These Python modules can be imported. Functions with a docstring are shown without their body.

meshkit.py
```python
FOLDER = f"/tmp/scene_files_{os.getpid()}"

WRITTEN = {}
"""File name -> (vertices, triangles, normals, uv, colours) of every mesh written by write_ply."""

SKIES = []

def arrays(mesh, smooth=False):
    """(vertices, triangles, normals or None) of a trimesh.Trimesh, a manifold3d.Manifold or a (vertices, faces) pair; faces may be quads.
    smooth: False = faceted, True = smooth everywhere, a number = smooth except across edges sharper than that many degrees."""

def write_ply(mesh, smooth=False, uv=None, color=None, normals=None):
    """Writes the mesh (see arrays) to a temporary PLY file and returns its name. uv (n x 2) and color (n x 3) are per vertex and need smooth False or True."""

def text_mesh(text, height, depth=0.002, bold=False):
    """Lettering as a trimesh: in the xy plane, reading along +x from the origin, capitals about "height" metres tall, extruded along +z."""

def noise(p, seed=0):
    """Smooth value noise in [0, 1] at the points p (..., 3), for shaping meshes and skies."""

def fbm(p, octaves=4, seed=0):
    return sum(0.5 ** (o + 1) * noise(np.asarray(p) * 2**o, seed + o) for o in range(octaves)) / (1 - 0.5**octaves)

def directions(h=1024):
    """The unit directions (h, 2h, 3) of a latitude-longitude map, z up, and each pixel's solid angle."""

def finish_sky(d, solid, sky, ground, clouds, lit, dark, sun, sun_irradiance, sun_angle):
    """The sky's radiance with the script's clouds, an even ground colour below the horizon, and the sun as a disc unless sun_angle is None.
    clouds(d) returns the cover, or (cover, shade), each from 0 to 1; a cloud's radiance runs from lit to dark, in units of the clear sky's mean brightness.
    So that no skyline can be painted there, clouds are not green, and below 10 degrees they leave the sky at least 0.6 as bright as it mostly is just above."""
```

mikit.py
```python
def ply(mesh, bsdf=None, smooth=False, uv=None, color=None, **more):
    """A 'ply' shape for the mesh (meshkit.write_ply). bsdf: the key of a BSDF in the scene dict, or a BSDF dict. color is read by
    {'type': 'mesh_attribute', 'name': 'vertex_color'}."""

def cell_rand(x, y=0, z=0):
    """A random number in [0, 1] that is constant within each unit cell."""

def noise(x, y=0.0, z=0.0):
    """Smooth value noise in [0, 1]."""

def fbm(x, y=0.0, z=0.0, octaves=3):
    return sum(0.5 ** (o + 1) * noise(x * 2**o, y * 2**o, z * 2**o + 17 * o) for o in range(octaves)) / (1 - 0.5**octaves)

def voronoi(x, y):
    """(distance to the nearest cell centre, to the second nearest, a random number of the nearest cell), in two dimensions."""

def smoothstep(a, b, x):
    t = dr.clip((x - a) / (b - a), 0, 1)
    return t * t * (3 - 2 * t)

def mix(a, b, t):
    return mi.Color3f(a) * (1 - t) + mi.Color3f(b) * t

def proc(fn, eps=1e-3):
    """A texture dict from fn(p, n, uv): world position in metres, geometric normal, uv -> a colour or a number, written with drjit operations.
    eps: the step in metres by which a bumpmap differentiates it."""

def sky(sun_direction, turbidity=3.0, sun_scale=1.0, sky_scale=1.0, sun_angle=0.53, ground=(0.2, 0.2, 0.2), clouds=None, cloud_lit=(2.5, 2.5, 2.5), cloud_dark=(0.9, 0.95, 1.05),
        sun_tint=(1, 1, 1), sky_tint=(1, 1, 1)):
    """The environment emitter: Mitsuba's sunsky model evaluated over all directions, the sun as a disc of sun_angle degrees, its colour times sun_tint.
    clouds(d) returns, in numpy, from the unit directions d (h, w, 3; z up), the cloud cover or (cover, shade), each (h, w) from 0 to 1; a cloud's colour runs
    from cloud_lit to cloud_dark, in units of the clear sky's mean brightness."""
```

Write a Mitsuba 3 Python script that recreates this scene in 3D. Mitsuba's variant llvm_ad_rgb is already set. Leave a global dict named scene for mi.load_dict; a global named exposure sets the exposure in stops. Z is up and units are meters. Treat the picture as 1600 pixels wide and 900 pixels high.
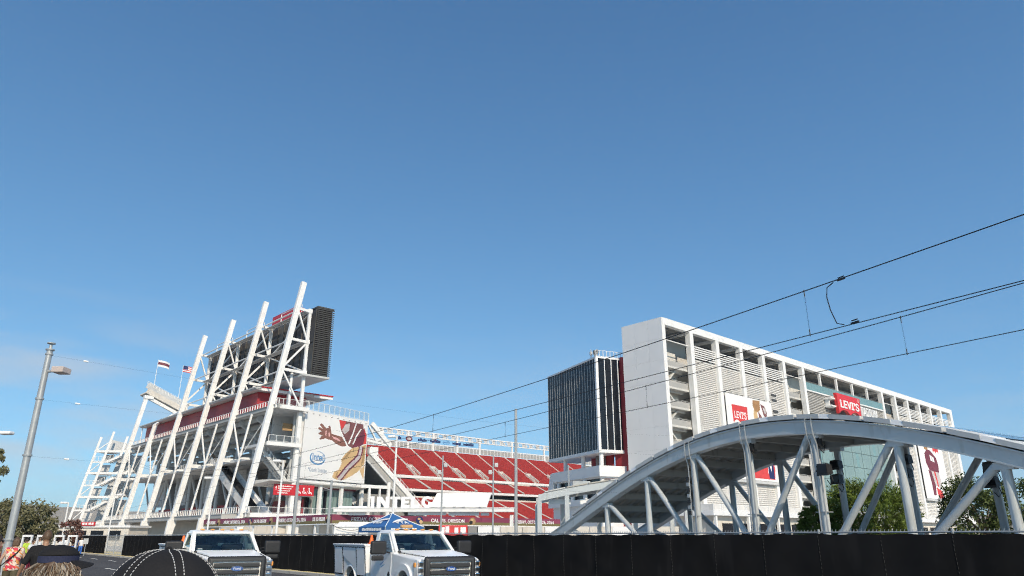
import math, random
import numpy as np, trimesh, drjit as dr, mitsuba as mi, mikit, meshkit
from shapely.geometry import Polygon, LineString, Point, box as sbox
from shapely import affinity
from shapely.ops import unary_union
import manifold3d as m3
from mikit import noise, fbm, smoothstep, mix, voronoi, cell_rand, proc

random.seed(11)
RNG = np.random.default_rng(11)
T = mi.ScalarTransform4f
scene, labels = {}, {}

# ------------------------------------------------------------------ camera, light, exposure
CAM_Z = 1.75
PITCH = math.atan((838 - 450) / 1120.0)
scene['camera'] = dict(type='perspective', fov=2 * math.degrees(math.atan(800 / 1120.0)), fov_axis='x', near_clip=0.1, far_clip=60000.0,
                       to_world=T().look_at(origin=[0, 0, CAM_Z], target=[0, math.cos(PITCH), CAM_Z + math.sin(PITCH)], up=[0, 0, 1]))
SUN_AZ, SUN_EL = math.radians(158), math.radians(31)
SUN = [math.sin(SUN_AZ) * math.cos(SUN_EL), math.cos(SUN_AZ) * math.cos(SUN_EL), math.sin(SUN_EL)]


def wisps(d):
    el = np.degrees(np.arcsin(np.clip(d[..., 2], -1, 1)))
    az = np.degrees(np.arctan2(d[..., 0], d[..., 1]))
    p = np.stack([az * 0.055 + el * 0.02, el * 0.36, np.full_like(az, 3.7)], -1)
    q = np.stack([az * 0.21, el * 1.1 + az * 0.05, np.full_like(az, 9.1)], -1)
    n = meshkit.fbm(p, 4, seed=5) * 0.65 + meshkit.fbm(q, 4, seed=8) * 0.35
    c = np.clip((n - 0.43) / 0.22, 0, 1)
    band = np.clip((16.5 - el) / 9, 0, 1) * np.clip((el + 2) / 4, 0, 1)
    side = 0.25 + 0.75 * np.clip((-az - 12) / 20, 0, 1) * np.clip((az + 110) / 40, 0, 1)
    return 0.75 * c * band * side


scene['daylight'] = mikit.sky(SUN, turbidity=3.0, ground=(0.2, 0.19, 0.18), clouds=wisps, cloud_lit=(1.9, 1.95, 2.0), sky_tint=(0.74, 1.12, 1.33), sun_scale=0.86, sun_tint=(0.92, 0.99, 1.15))
exposure = 1.82

# ------------------------------------------------------------------ helpers
A1 = math.radians(47.6)
E1 = np.array([math.sin(A1), math.cos(A1), 0.0])
E2 = np.array([-math.cos(A1), math.sin(A1), 0.0])
UP = np.array([0.0, 0.0, 1.0])


def fr(R, F, O=(0, 0, 0), U=UP):
    """A frame: columns right/forward/up directions and an origin."""
    return np.column_stack([R, F, U]).astype(float), np.asarray(O, float)


WORLD = fr((1, 0, 0), (0, 1, 0))
STAD = fr(E1, E2)


def facing(az, O=(0, 0, 0)):
    """frame with x along azimuth az (degrees, from +y clockwise), y to its left"""
    a = math.radians(az)
    return fr((math.sin(a), math.cos(a), 0), (-math.cos(a), math.sin(a), 0), O)


def S(s, t, z=0.0):
    return s * E1 + t * E2 + np.array([0, 0, z])


BF = np.array([[0, 3, 2], [0, 2, 1], [4, 5, 6], [4, 6, 7], [0, 1, 5], [0, 5, 4], [1, 2, 6], [1, 6, 5], [2, 3, 7], [2, 7, 6], [3, 0, 4], [3, 4, 7]])


class MB:
    def __init__(self, frame=WORLD):
        self.R, self.O = frame
        self.v, self.f, self.n = [], [], 0

    def raw(self, v, f):
        v = np.asarray(v, float) @ self.R.T + self.O
        self.v.append(v); self.f.append(np.asarray(f, int) + self.n); self.n += len(v)
        return self

    def box(self, a, b):
        x0, y0, z0 = np.minimum(a, b); x1, y1, z1 = np.maximum(a, b)
        return self.raw([[x0, y0, z0], [x1, y0, z0], [x1, y1, z0], [x0, y1, z0], [x0, y0, z1], [x1, y0, z1], [x1, y1, z1], [x0, y1, z1]], BF)

    def hexa(self, lo, hi):
        """lo, hi: four corners each, counter-clockwise seen from above"""
        return self.raw(list(lo) + list(hi), BF)

    def bar(self, p0, p1, w, h=None, up=(0, 0, 1), w1=None, h1=None):
        h = w if h is None else h
        p0, p1 = np.asarray(p0, float), np.asarray(p1, float)
        d = p1 - p0; d /= np.linalg.norm(d)
        u = np.asarray(up, float)
        if abs(d @ u) > 0.99: u = np.array([1.0, 0, 0])
        a = np.cross(d, u); a /= np.linalg.norm(a); b = np.cross(a, d)
        w1 = w if w1 is None else w1; h1 = h if h1 is None else h1
        q = lambda p, w, h: [p - a * w / 2 - b * h / 2, p + a * w / 2 - b * h / 2, p + a * w / 2 + b * h / 2, p - a * w / 2 + b * h / 2]
        return self.raw(q(p0, w, h) + q(p1, w1, h1), BF[:, ::-1])

    def tube(self, pts, r, n=8, r1=None):
        pts = [np.asarray(p, float) for p in pts]
        k = len(pts); rr = np.linspace(r, r if r1 is None else r1, k)
        V, F = [], []
        for i, p in enumerate(pts):
            d = pts[min(i + 1, k - 1)] - pts[max(i - 1, 0)]; d /= np.linalg.norm(d)
            u = np.array([0, 0, 1.0]) if abs(d[2]) < 0.9 else np.array([1.0, 0, 0])
            a = np.cross(d, u); a /= np.linalg.norm(a); b = np.cross(a, d)
            for j in range(n):
                t = 2 * math.pi * j / n
                V.append(p + rr[i] * (math.cos(t) * a + math.sin(t) * b))
        for i in range(k - 1):
            for j in range(n):
                q = [i * n + j, i * n + (j + 1) % n, (i + 1) * n + (j + 1) % n, (i + 1) * n + j]
                F += [[q[0], q[2], q[1]], [q[0], q[3], q[2]]]
        V += [pts[0], pts[-1]]
        for j in range(n):
            F += [[k * n, j, (j + 1) % n], [k * n + 1, (k - 1) * n + (j + 1) % n, (k - 1) * n + j]]
        return self.raw(V, F)

    def mesh(self, m):
        return self.raw(m.vertices, m.faces)

    def poly(self, shape, plane, d0, d1):
        """a shapely shape in plane coordinates (x right, y up), extruded from d0 to d1 along the plane's normal; plane = (origin, right, up)"""
        O, R, U = (np.asarray(x, float) for x in plane)
        N = np.cross(R, U)
        for g in getattr(shape, 'geoms', [shape]):
            if g.is_empty or g.area < 1e-6: continue
            m = trimesh.creation.extrude_polygon(g, d1 - d0, engine='earcut')
            v = m.vertices
            self.raw(O + v[:, :1] * R + v[:, 1:2] * U + (v[:, 2:] + d0) * N, m.faces)
        return self

    def text(self, s, plane, h, d0, d1, bold=True, center=False, width=None):
        O, R, U = (np.asarray(x, float) for x in plane)
        N = np.cross(R, U)
        m = meshkit.text_mesh(s, h, d1 - d0, bold)
        v = np.array(m.vertices)
        if width: v[:, 0] *= width / v[:, 0].max()
        if center: v[:, 0] -= v[:, 0].max() / 2
        return self.raw(O + v[:, :1] * R + v[:, 1:2] * U + (v[:, 2:] + d0) * N, m.faces)

    def get(self):
        return np.vstack(self.v), np.vstack(self.f)


def fresh(key):
    if key not in scene and key not in labels: return key
    i = 1
    while f'{key}_{i:03d}' in scene or f'{key}_{i:03d}' in labels: i += 1
    return f'{key}_{i:03d}'


def thing(name, label=None, cat=None, group=None, kind=None):
    k = fresh(name)
    d = {}
    if label: d['label'] = label
    if cat: d['category'] = cat
    if group: d['group'] = group
    if kind: d['kind'] = kind
    labels[k] = d
    return k


def part(parent, name, mb, mat, smooth=False, label=None, stuff=False, **kw):
    k = fresh(parent + '__' + name)
    g = mb.get() if isinstance(mb, MB) else mb
    scene[k] = mikit.ply(g, mat, smooth=smooth, **kw)
    d = {}
    if label: d['label'] = label
    if stuff: d['kind'] = 'stuff'
    if d: labels[k] = d
    return k


def single(name, mb, mat, label=None, cat=None, group=None, kind=None, smooth=False, **kw):
    k = thing(name, label, cat, group, kind)
    g = mb.get() if isinstance(mb, MB) else mb
    scene[k] = mikit.ply(g, mat, smooth=smooth, **kw)
    return k


# ------------------------------------------------------------------ materials
def mat(name, color, rough=0.5, metallic=0.0, spec=0.5, bump=None, **kw):
    b = dict(type='principled', base_color=color if isinstance(color, dict) else {'type': 'rgb', 'value': list(color)}, roughness=rough, metallic=metallic, specular=spec, **kw)
    if bump: b = dict(type='bumpmap', arbitrary=bump, scale=1.0, bsdf=b)
    scene[name] = dict(type='twosided', bsdf=b)
    return name


def mottled(c, amt=0.08, f=1.0, dirt=(0.5, 0.46, 0.4), damt=0.0):
    c = tuple(c)

    def fn(p, n, uv):
        a = fbm(p.x * f, p.y * f, p.z * f, 3)
        col = mi.Color3f(*c) * (1 + (a - 0.5) * 2 * amt)
        if damt:
            b = fbm(p.x * f * 2.7 + 5, p.y * f * 2.7, p.z * f * 0.5, 3)
            col = mix(col, mi.Color3f(*c) * mi.Color3f(*dirt), smoothstep(0.58, 0.78, b) * damt)
        return col
    return proc(fn)


mat('white_paint', mottled((0.78, 0.78, 0.77), 0.05, 0.7, (0.7, 0.66, 0.6), 0.25), 0.42)
mat('panel_white', mottled((0.74, 0.745, 0.75), 0.03, 0.25), 0.5)
mat('steel_grey', mottled((0.52, 0.53, 0.53), 0.08, 0.8, (0.7, 0.68, 0.65), 0.4), 0.5)
mat('galvanised', mottled((0.40, 0.42, 0.43), 0.12, 3.0), 0.45, metallic=0.35)
mat('bridge_paint', mottled((0.47, 0.505, 0.52), 0.06, 1.5, (0.72, 0.68, 0.62), 0.45), 0.28, clearcoat=0.5, clearcoat_gloss=0.85)
mat('roof_steel', mottled((0.42, 0.405, 0.37), 0.15, 1.2, (0.6, 0.55, 0.5), 0.5), 0.6)
mat('concrete', mottled((0.42, 0.41, 0.38), 0.14, 0.5, (0.7, 0.66, 0.6), 0.5), 0.8)
mat('pale_concrete', mottled((0.62, 0.58, 0.52), 0.1, 0.6, (0.75, 0.7, 0.62), 0.4), 0.8)
mat('aisle_concrete', mottled((0.46, 0.42, 0.37), 0.12, 0.6, (0.75, 0.7, 0.62), 0.4), 0.85)
mat('block_glass', (0.010, 0.012, 0.019), 0.04, spec=0.22)
mat('dark_wall', mottled((0.24, 0.24, 0.235), 0.1, 0.4), 0.7)
mat('stand_red', mottled((0.36, 0.035, 0.045), 0.08, 0.5), 0.5)
mat('seat_red', mottled((0.38, 0.038, 0.034), 0.16, 1.1), 0.45)
mat('sign_red', (0.52, 0.025, 0.035), 0.4)
mat('bright_red', (0.62, 0.03, 0.035), 0.4)
mat('letter_white', (0.82, 0.82, 0.82), 0.4)
mat('louvre_dark', mottled((0.085, 0.083, 0.08), 0.2, 0.6), 0.45, metallic=0.2)
mat('cabinet_dark', mottled((0.06, 0.055, 0.055), 0.35, 0.35, (1.8, 1.7, 1.6), 0.5), 0.6)
mat('screen_metal', mottled((0.60, 0.59, 0.57), 0.07, 0.3, (0.8, 0.78, 0.75), 0.5), 0.5)
mat('sign_wall_grey', mottled((0.38, 0.375, 0.36), 0.07, 0.3), 0.5)
mat('recess_wall', mottled((0.58, 0.57, 0.54), 0.08, 0.3), 0.7)
mat('dark_glass', mottled((0.012, 0.015, 0.022), 0.5, 0.23), 0.05, spec=0.28)
mat('teal_glass', mottled((0.17, 0.29, 0.29), 0.12, 0.3), 0.12, spec=0.8)
mat('green_glass', mottled((0.20, 0.29, 0.28), 0.10, 0.15), 0.12, spec=0.8)
mat('mullion', (0.22, 0.23, 0.245), 0.5)
mat('banner_white', mottled((0.80, 0.80, 0.79), 0.025, 0.6), 0.55)
mat('print_blue', (0.10, 0.25, 0.48), 0.6)
mat('print_slate', (0.30, 0.36, 0.44), 0.6)
mat('print_navy', (0.02, 0.03, 0.12), 0.6)
mat('print_skin', mottled((0.25, 0.115, 0.09), 0.3, 1.5), 0.6)
mat('print_jersey', mottled((0.20, 0.085, 0.085), 0.35, 0.9), 0.6)
mat('print_maroon', mottled((0.17, 0.04, 0.06), 0.2, 1.0), 0.6)
mat('print_red', mottled((0.62, 0.06, 0.06), 0.12, 1.0), 0.6)
mat('print_pink', mottled((0.72, 0.42, 0.42), 0.2, 1.0), 0.6)
mat('print_gold', mottled((0.60, 0.42, 0.22), 0.16, 0.7), 0.6)
mat('print_dark_gold', mottled((0.38, 0.24, 0.12), 0.2, 0.9), 0.6)
mat('print_silver', mottled((0.52, 0.48, 0.48), 0.2, 1.0), 0.6)
mat('print_hair', mottled((0.36, 0.2, 0.09), 0.3, 2.0), 0.6)
mat('ribbon_maroon', mottled((0.22, 0.045, 0.085), 0.28, 0.35, (0.55, 0.45, 0.55), 0.6), 0.55)
mat('ribbon_field', mottled((0.17, 0.14, 0.06), 0.3, 0.6), 0.6)
mat('fabric_black', mottled((0.013, 0.013, 0.014), 0.35, 1.2, (2.2, 2.1, 2.0), 0.4), 0.95, spec=0.05)
mat('rubber', (0.02, 0.02, 0.02), 0.8)
mat('plastic_black', mottled((0.022, 0.022, 0.024), 0.2, 6.0), 0.5)
mat('truck_paint', mottled((0.78, 0.78, 0.77), 0.02, 2.0, (0.8, 0.76, 0.7), 0.15), 0.25, clearcoat=1.0, clearcoat_gloss=0.95)
mat('chrome', (0.75, 0.76, 0.78), 0.12, metallic=1.0)
mat('lamp_lens', (0.42, 0.44, 0.47), 0.12, metallic=0.55, clearcoat=1.0)
mat('amber', (0.75, 0.33, 0.08), 0.25)
mat('beacon_amber', (0.55, 0.34, 0.16), 0.2)
mat('tail_red', (0.5, 0.05, 0.03), 0.2)
mat('badge_blue', (0.03, 0.09, 0.32), 0.2, clearcoat=1.0)
mat('cone_orange', (0.85, 0.16, 0.03), 0.5)
mat('tent_blue', mottled((0.035, 0.13, 0.34), 0.08, 1.5), 0.6)
mat('wire', (0.012, 0.012, 0.016), 0.5)
mat('asphalt', proc(lambda p, n, uv: mi.Color3f(0.052, 0.052, 0.055) * (0.75 + 0.3 * fbm(p.x * 0.25, p.y * 0.25, 0, 3) + 0.4 * (noise(p.x * 30, p.y * 30, 0) - 0.3))), 0.85, spec=0.3)
mat('kerb', mottled((0.40, 0.38, 0.34), 0.15, 1.4, (0.6, 0.55, 0.5), 0.5), 0.85)
mat('pavement', mottled((0.33, 0.32, 0.30), 0.12, 0.8, (0.6, 0.55, 0.5), 0.4), 0.85)
mat('earth', mottled((0.17, 0.155, 0.125), 0.25, 0.15, (0.7, 0.8, 0.55), 0.6), 0.95)
mat('dry_grass', mottled((0.40, 0.33, 0.17), 0.25, 1.5, (0.6, 0.8, 0.5), 0.6), 0.95)
mat('hill_grass', mottled((0.20, 0.175, 0.14), 0.25, 0.003, (0.45, 0.5, 0.42), 0.8), 0.95)
mat('line_paint', mottled((0.66, 0.66, 0.62), 0.15, 8.0, (0.4, 0.4, 0.4), 0.6), 0.7)


def leafmat(name, c, v=0.4):
    c = tuple(c)
    scene[name] = dict(type='twosided', bsdf=dict(type='principled', roughness=0.55, specular=0.35,
                       base_color=proc(lambda p, n, uv: mi.Color3f(*c) * (1 - v + 2 * v * noise(p.x * 1.9, p.y * 1.9, p.z * 1.9)) * (0.75 + 0.5 * noise(p.x * 11, p.y * 11, p.z * 11)))))
    return name


leafmat('leaf_willow', (0.13, 0.19, 0.035))
leafmat('leaf_dark', (0.075, 0.105, 0.03))
leafmat('leaf_olive', (0.155, 0.15, 0.08))
leafmat('leaf_plum', (0.16, 0.085, 0.07))
mat('bark', mottled((0.16, 0.12, 0.085), 0.3, 4.0), 0.9)
scene['clear_pane'] = dict(type='thindielectric', int_ior=1.5, specular_transmittance={'type': 'rgb', 'value': [0.42, 0.52, 0.52]})
scene['net_glass'] = dict(type='thindielectric', int_ior=1.45)

# ------------------------------------------------------------------ setting
G = -0.13                                          # street level
single('ground', MB().box((-14000, -14000, -0.9), (14000, 14000, G - 0.05)), 'earth', kind='structure')
FENCE_AZ = 141.0
FENCE_P = np.array([-14.6, 46.0, 0])
STREET = facing(FENCE_AZ, FENCE_P)              # x along the street towards the right, y away from the camera's side (left of travel)
# in STREET coordinates the fence is y = 0, the road lies at y < 0 (towards the camera)
LF = lambda x, y, z=0.0: STREET[0] @ np.array([x, y, z]) + STREET[1]
SGN = 1.0 if (LF(0, 1) - FENCE_P) @ np.array([0.777, 0.629, 0]) > 0 else -1.0
single('road', MB(STREET).box((-160, SGN * -15.2, G - 0.4), (120, SGN * -1.0, G - 0.002)), 'asphalt', kind='structure')
single('pavement', MB(STREET).box((-160, SGN * -60, G - 0.4), (120, SGN * -15.4, G + 0.12)), 'pavement', kind='structure')
m = MB(STREET)
for i in range(70):
    m.box((-160 + i * 4 + 0.01, SGN * -15.4, G - 0.3), (-160 + i * 4 + 3.98, SGN * -15.2, G + 0.125))
    m.box((-160 + i * 4 + 0.01, SGN * -1.0, G - 0.3), (-160 + i * 4 + 3.98, SGN * -0.82, G + 0.13))
single('kerb', m, 'kerb', kind='structure')
xs = np.arange(-160, 121, 0.8); V, F = [], []
for x in xs:
    for j, y in enumerate(np.linspace(-0.82, 3.5, 9)):
        V.append((x, SGN * y, G + 0.05 + 0.1 * meshkit.fbm(np.array([x * 0.9, y * 1.3, 1.0]), 3)))
for i in range(len(xs) - 1):
    for j in range(8):
        a = i * 9 + j; F += [[a, a + 9, a + 10], [a, a + 10, a + 1]]
single('verge', MB(STREET).raw(V, F), 'dry_grass', kind='structure')
single('stadium_ground', MB(STREET).box((-260, SGN * 3.6, -0.5), (300, SGN * 420, 0.0)), 'pavement', kind='structure')
marks = thing('lane_marking', kind='structure')
for row, y in enumerate((-3.7, -7.1, -10.9)):
    for i in range(22):
        x = -76 + i * 7.3 + row * 1.9
        part(marks, 'dash', MB(STREET).box((x, SGN * (y - 0.06), G - 0.01), (x + 2.6, SGN * (y + 0.06), G + 0.003)), 'line_paint')
# far hills, all round the north-east to south
V, F = [], []
az = np.radians(np.linspace(-100, 100, 401))
for j, rad in enumerate((6500, 7600, 8600, 9600, 11000)):
    for a in az:
        h = (0, 80, 210, 330, 60)[j] * (0.62 + 0.75 * meshkit.fbm(np.array([a * 9, j * 0.35, 2.0]), 5)) * (0.9 if a < -0.3 else 0.6)
        V.append((rad * math.sin(a), rad * math.cos(a), h - 4 * (j == 0)))
n = len(az)
for j in range(4):
    for i in range(n - 1):
        a = j * n + i; F += [[a, a + n + 1, a + n], [a, a + 1, a + n + 1]]
single('hills', MB().raw(V, F), 'hill_grass', kind='structure')

# ------------------------------------------------------------------ the north stand of the stadium
SC = lambda z: 57.44 + 0.1603 * z                 # the leaning plane of the outer columns
stand = thing('stadium_stand', 'white steel stadium stand with leaning columns, open decks and a red band near the top', 'stadium stand')
COLT = [140 + 19 * k for k in range(6)]
tops = [54.3, 54.3, 54.0, 53.7, 31.2, 41.3]
for k, t in enumerate(COLT):
    m = MB(STAD)
    m.bar((SC(0), t, 0), (SC(5.2), t, 5.2), 0.75, 1.25, (1, 0, 0), h1=1.9)
    m.bar((SC(5.2), t, 5.2), (SC(tops[k]), t, tops[k]), 0.85, 1.1, (1, 0, 0))
    for z in (12, 19.5, 33, 41):
        if z < tops[k]: m.bar((SC(z), t, z), (SC(z + 0.12), t, z + 0.12), 0.9, 1.15, (1, 0, 0))
    part(stand, 'leaning_column', m, 'white_paint')
TE = 237.0
# decks: slab, edge beam
part(stand, 'upper_deck', MB(STAD).box((62.6, 138.6, 26.25), (68.7, TE, 26.85)).box((68.72, 146.6, 26.25), (81, TE, 26.85)), 'steel_grey')
part(stand, 'walkway_deck', MB(STAD).box((58.9, 138.6, 5.25), (80, TE, 5.85)), 'pale_concrete')
part(stand, 'middle_deck', MB(STAD).box((62.2, 150, 16.7), (80, TE, 17.3)), 'steel_grey')
part(stand, 'corner_deck', MB(STAD).box((61.4, 139.3, 18.95), (68, 150, 19.5)), 'steel_grey')
part(stand, 'ground_wall', MB(STAD).box((66, 141, 0), (66.5, TE, 5.2)), 'pale_concrete')
for k in range(5):
    t0, t1 = COLT[k] + 0.55, COLT[k + 1] - 0.55
    if k == 0: t0 = 137.6
    m = MB(STAD); m.box((62.2, t0, 26.2), (62.55, t1, 26.95)); m.box((62.0, t0, 26.93), (62.75, t1, 27.0)); m.box((62.0, t0, 26.15), (62.75, t1, 26.22))
    part(stand, 'edge_beam', m, 'sign_wall_grey')
    m = MB(STAD); m.box((58.45, t0, 5.15), (58.85, t1, 5.9)); m.box((58.3, t0, 5.88), (59, t1, 5.95))
    part(stand, 'edge_beam', m, 'sign_wall_grey')
    # upper and lower railings: flat stanchions with a top rail, pickets between
    for (s, z, h, step, name) in ((62.4, 27.0, 1.15, 1.27, 'upper_railing'), (58.6, 5.95, 1.2, 1.12, 'walkway_railing')):
        rail = part(stand, name, MB(STAD).box((s - 0.04, t0, z + h - 0.07), (s + 0.04, t1, z + h)).box((s - 0.03, t0, z + 0.08), (s + 0.03, t1, z + 0.13)), 'white_paint')
        mm, t = MB(STAD), t0 + 0.3
        while t < t1 - 0.2:
            mm.box((s - 0.085, t - 0.06, z), (s + 0.085, t + 0.08, z + h - 0.08))
            t += step
        part(rail, 'stanchion', mm, 'white_paint', stuff=True)
    # mid post, Y struts, rods
    tm = COLT[k] + 9.5
    part(stand, 'mid_post', MB(STAD).bar((SC(5.9) + 0.2, tm, 5.9), (SC(26.2) + 0.3, tm, 26.2), 0.34, 0.34, (1, 0, 0)), 'white_paint')
    zj = 16.9
    part(stand, 'diagonal_strut', MB(STAD).bar((SC(25.6) + 0.3, COLT[k + 1] - 0.4, 25.6), (SC(zj) + 0.25, tm, zj), 0.3), 'white_paint')
    part(stand, 'tie_rod', MB(STAD).tube([(SC(25.6) + 0.3, COLT[k] + 0.4, 25.6), (SC(zj) + 0.25, tm, zj)], 0.09, 6), 'white_paint')
    part(stand, 'floor_strut', MB(STAD).bar((SC(zj) + 0.3, tm, zj + 0.1), (66.5, tm, zj + 0.1), 0.3, 0.45), 'white_paint')
    part(stand, 'floor_strut', MB(STAD).bar((SC(17) + 0.4, COLT[k + 1], 17.3), (66.5, COLT[k + 1], 17.3), 0.4, 0.8), 'white_paint')
    # raker beams under the seating bowl and grey inner columns with braces
    for t in (COLT[k], tm):
        part(stand, 'raker_beam', MB(STAD).bar((63.5, max(t, 149.8) + 0.2, 25.9), (90, max(t, 149.8) + 0.2, 8), 0.6, 1.4), 'steel_grey')
        part(stand, 'inner_column', MB(STAD).tube([(68.5, t + 2.5, 5.8), (68.5, t + 2.5, 26.2)], 0.42, 10), 'steel_grey')
    part(stand, 'inner_brace', MB(STAD).bar((68.5, COLT[k] + 2.7, 16.6), (68.5, tm + 2.3, 6), 0.4), 'steel_grey')
    part(stand, 'inner_brace', MB(STAD).bar((68.5, COLT[k + 1] + 2.0, 16.6), (68.5, tm + 2.7, 6), 0.4), 'steel_grey')
    m = MB(STAD)
    for r in range(16):
        s0, z0 = 64.2 + r * 1.62, 26.1 - r * 1.08
        m.box((s0, max(t0, 150.6), z0 - 0.25), (s0 + 1.8, t1 + 1.0, z0)); m.box((s0, max(t0, 150.6), z0 - 1.1), (s0 + 0.2, t1 + 1.0, z0 - 0.24))
    part(stand, 'stepped_soffit', m, 'concrete')
    # red box behind the upper railing
    ra, rb = max(COLT[k], 153.6) + 0.0, COLT[k + 1] - 0.05
    if k == 4: rb = 231
    m = MB(STAD); j = ra
    nP = 3
    for q in range(nP):
        a, b = ra + (rb - ra) * q / nP + 0.02, ra + (rb - ra) * (q + 1) / nP - 0.02
        part(stand, 'red_panel', MB(STAD).box((64.5, a, 27), (64.62, b, 31.8)), 'stand_red')
    # red wall panels deep behind the lower walkway
    part(stand, 'kiosk_wall', MB(STAD).box((72, COLT[k] + 3, 5.9), (72.3, COLT[k + 1] - 2, 9.0)), 'stand_red')
    part(stand, 'inner_wall', MB(STAD).box((74.4, max(COLT[k], 144.5), 5.9), (74.6, COLT[k + 1] - 0.02, 16.6)), 'dark_wall')
    part(stand, 'inner_panel', MB(STAD).box((70.0, COLT[k] + 9, 9.6), (70.2, COLT[k] + 15.5, 16.5)), 'steel_grey')
part(stand, 'red_box_core', MB(STAD).box((64.64, 153.62, 26.9), (76, 230.9, 31.85)), 'stand_red')
m = MB(STAD); m.box((62.9, 151.2, 31.95), (81, 231.5, 32.35)); m.box((62.6, 151.0, 32.2), (81.2, 231.8, 32.42))
part(stand, 'flat_roof', m, 'steel_grey')
part(stand, 'roof_edge', MB(STAD).box((64, 150.8, 31.75), (70, 151.0, 32.25)), 'letter_white')
part(stand, 'roof_edge', MB(STAD).box((76.5, 150.8, 31.75), (81.2, 151.0, 32.2)), 'letter_white')
part(stand, 'roof_trim', MB(STAD).box((64, 150.7, 32.43), (81.3, 151.1, 32.62)), 'sign_red')
part(stand, 'roof_post', MB(STAD).tube([(70.5, 151.6, 26.9), (70.5, 151.6, 31.9)], 0.25), 'white_paint')
part(stand, 'roof_post', MB(STAD).tube([(63.3, 230.8, 26.9), (63.3, 230.8, 31.9)], 0.12), 'white_paint')
# west end bay: corner column, deck edges, railings, stairs
part(stand, 'corner_column', MB(STAD).box((67.7, 139.6, 0), (68.5, 140.4, 26.2)), 'white_paint')
part(stand, 'edge_beam', MB(STAD).box((61.9, 138.2, 26.2), (69.3, 138.55, 26.95)), 'white_paint')
part(stand, 'edge_beam', MB(STAD).box((61.3, 138.9, 18.85), (68.6, 139.25, 19.6)), 'white_paint')
part(stand, 'edge_beam', MB(STAD).box((58.3, 138.1, 5.2), (86, 138.5, 5.95)), 'white_paint')


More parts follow.
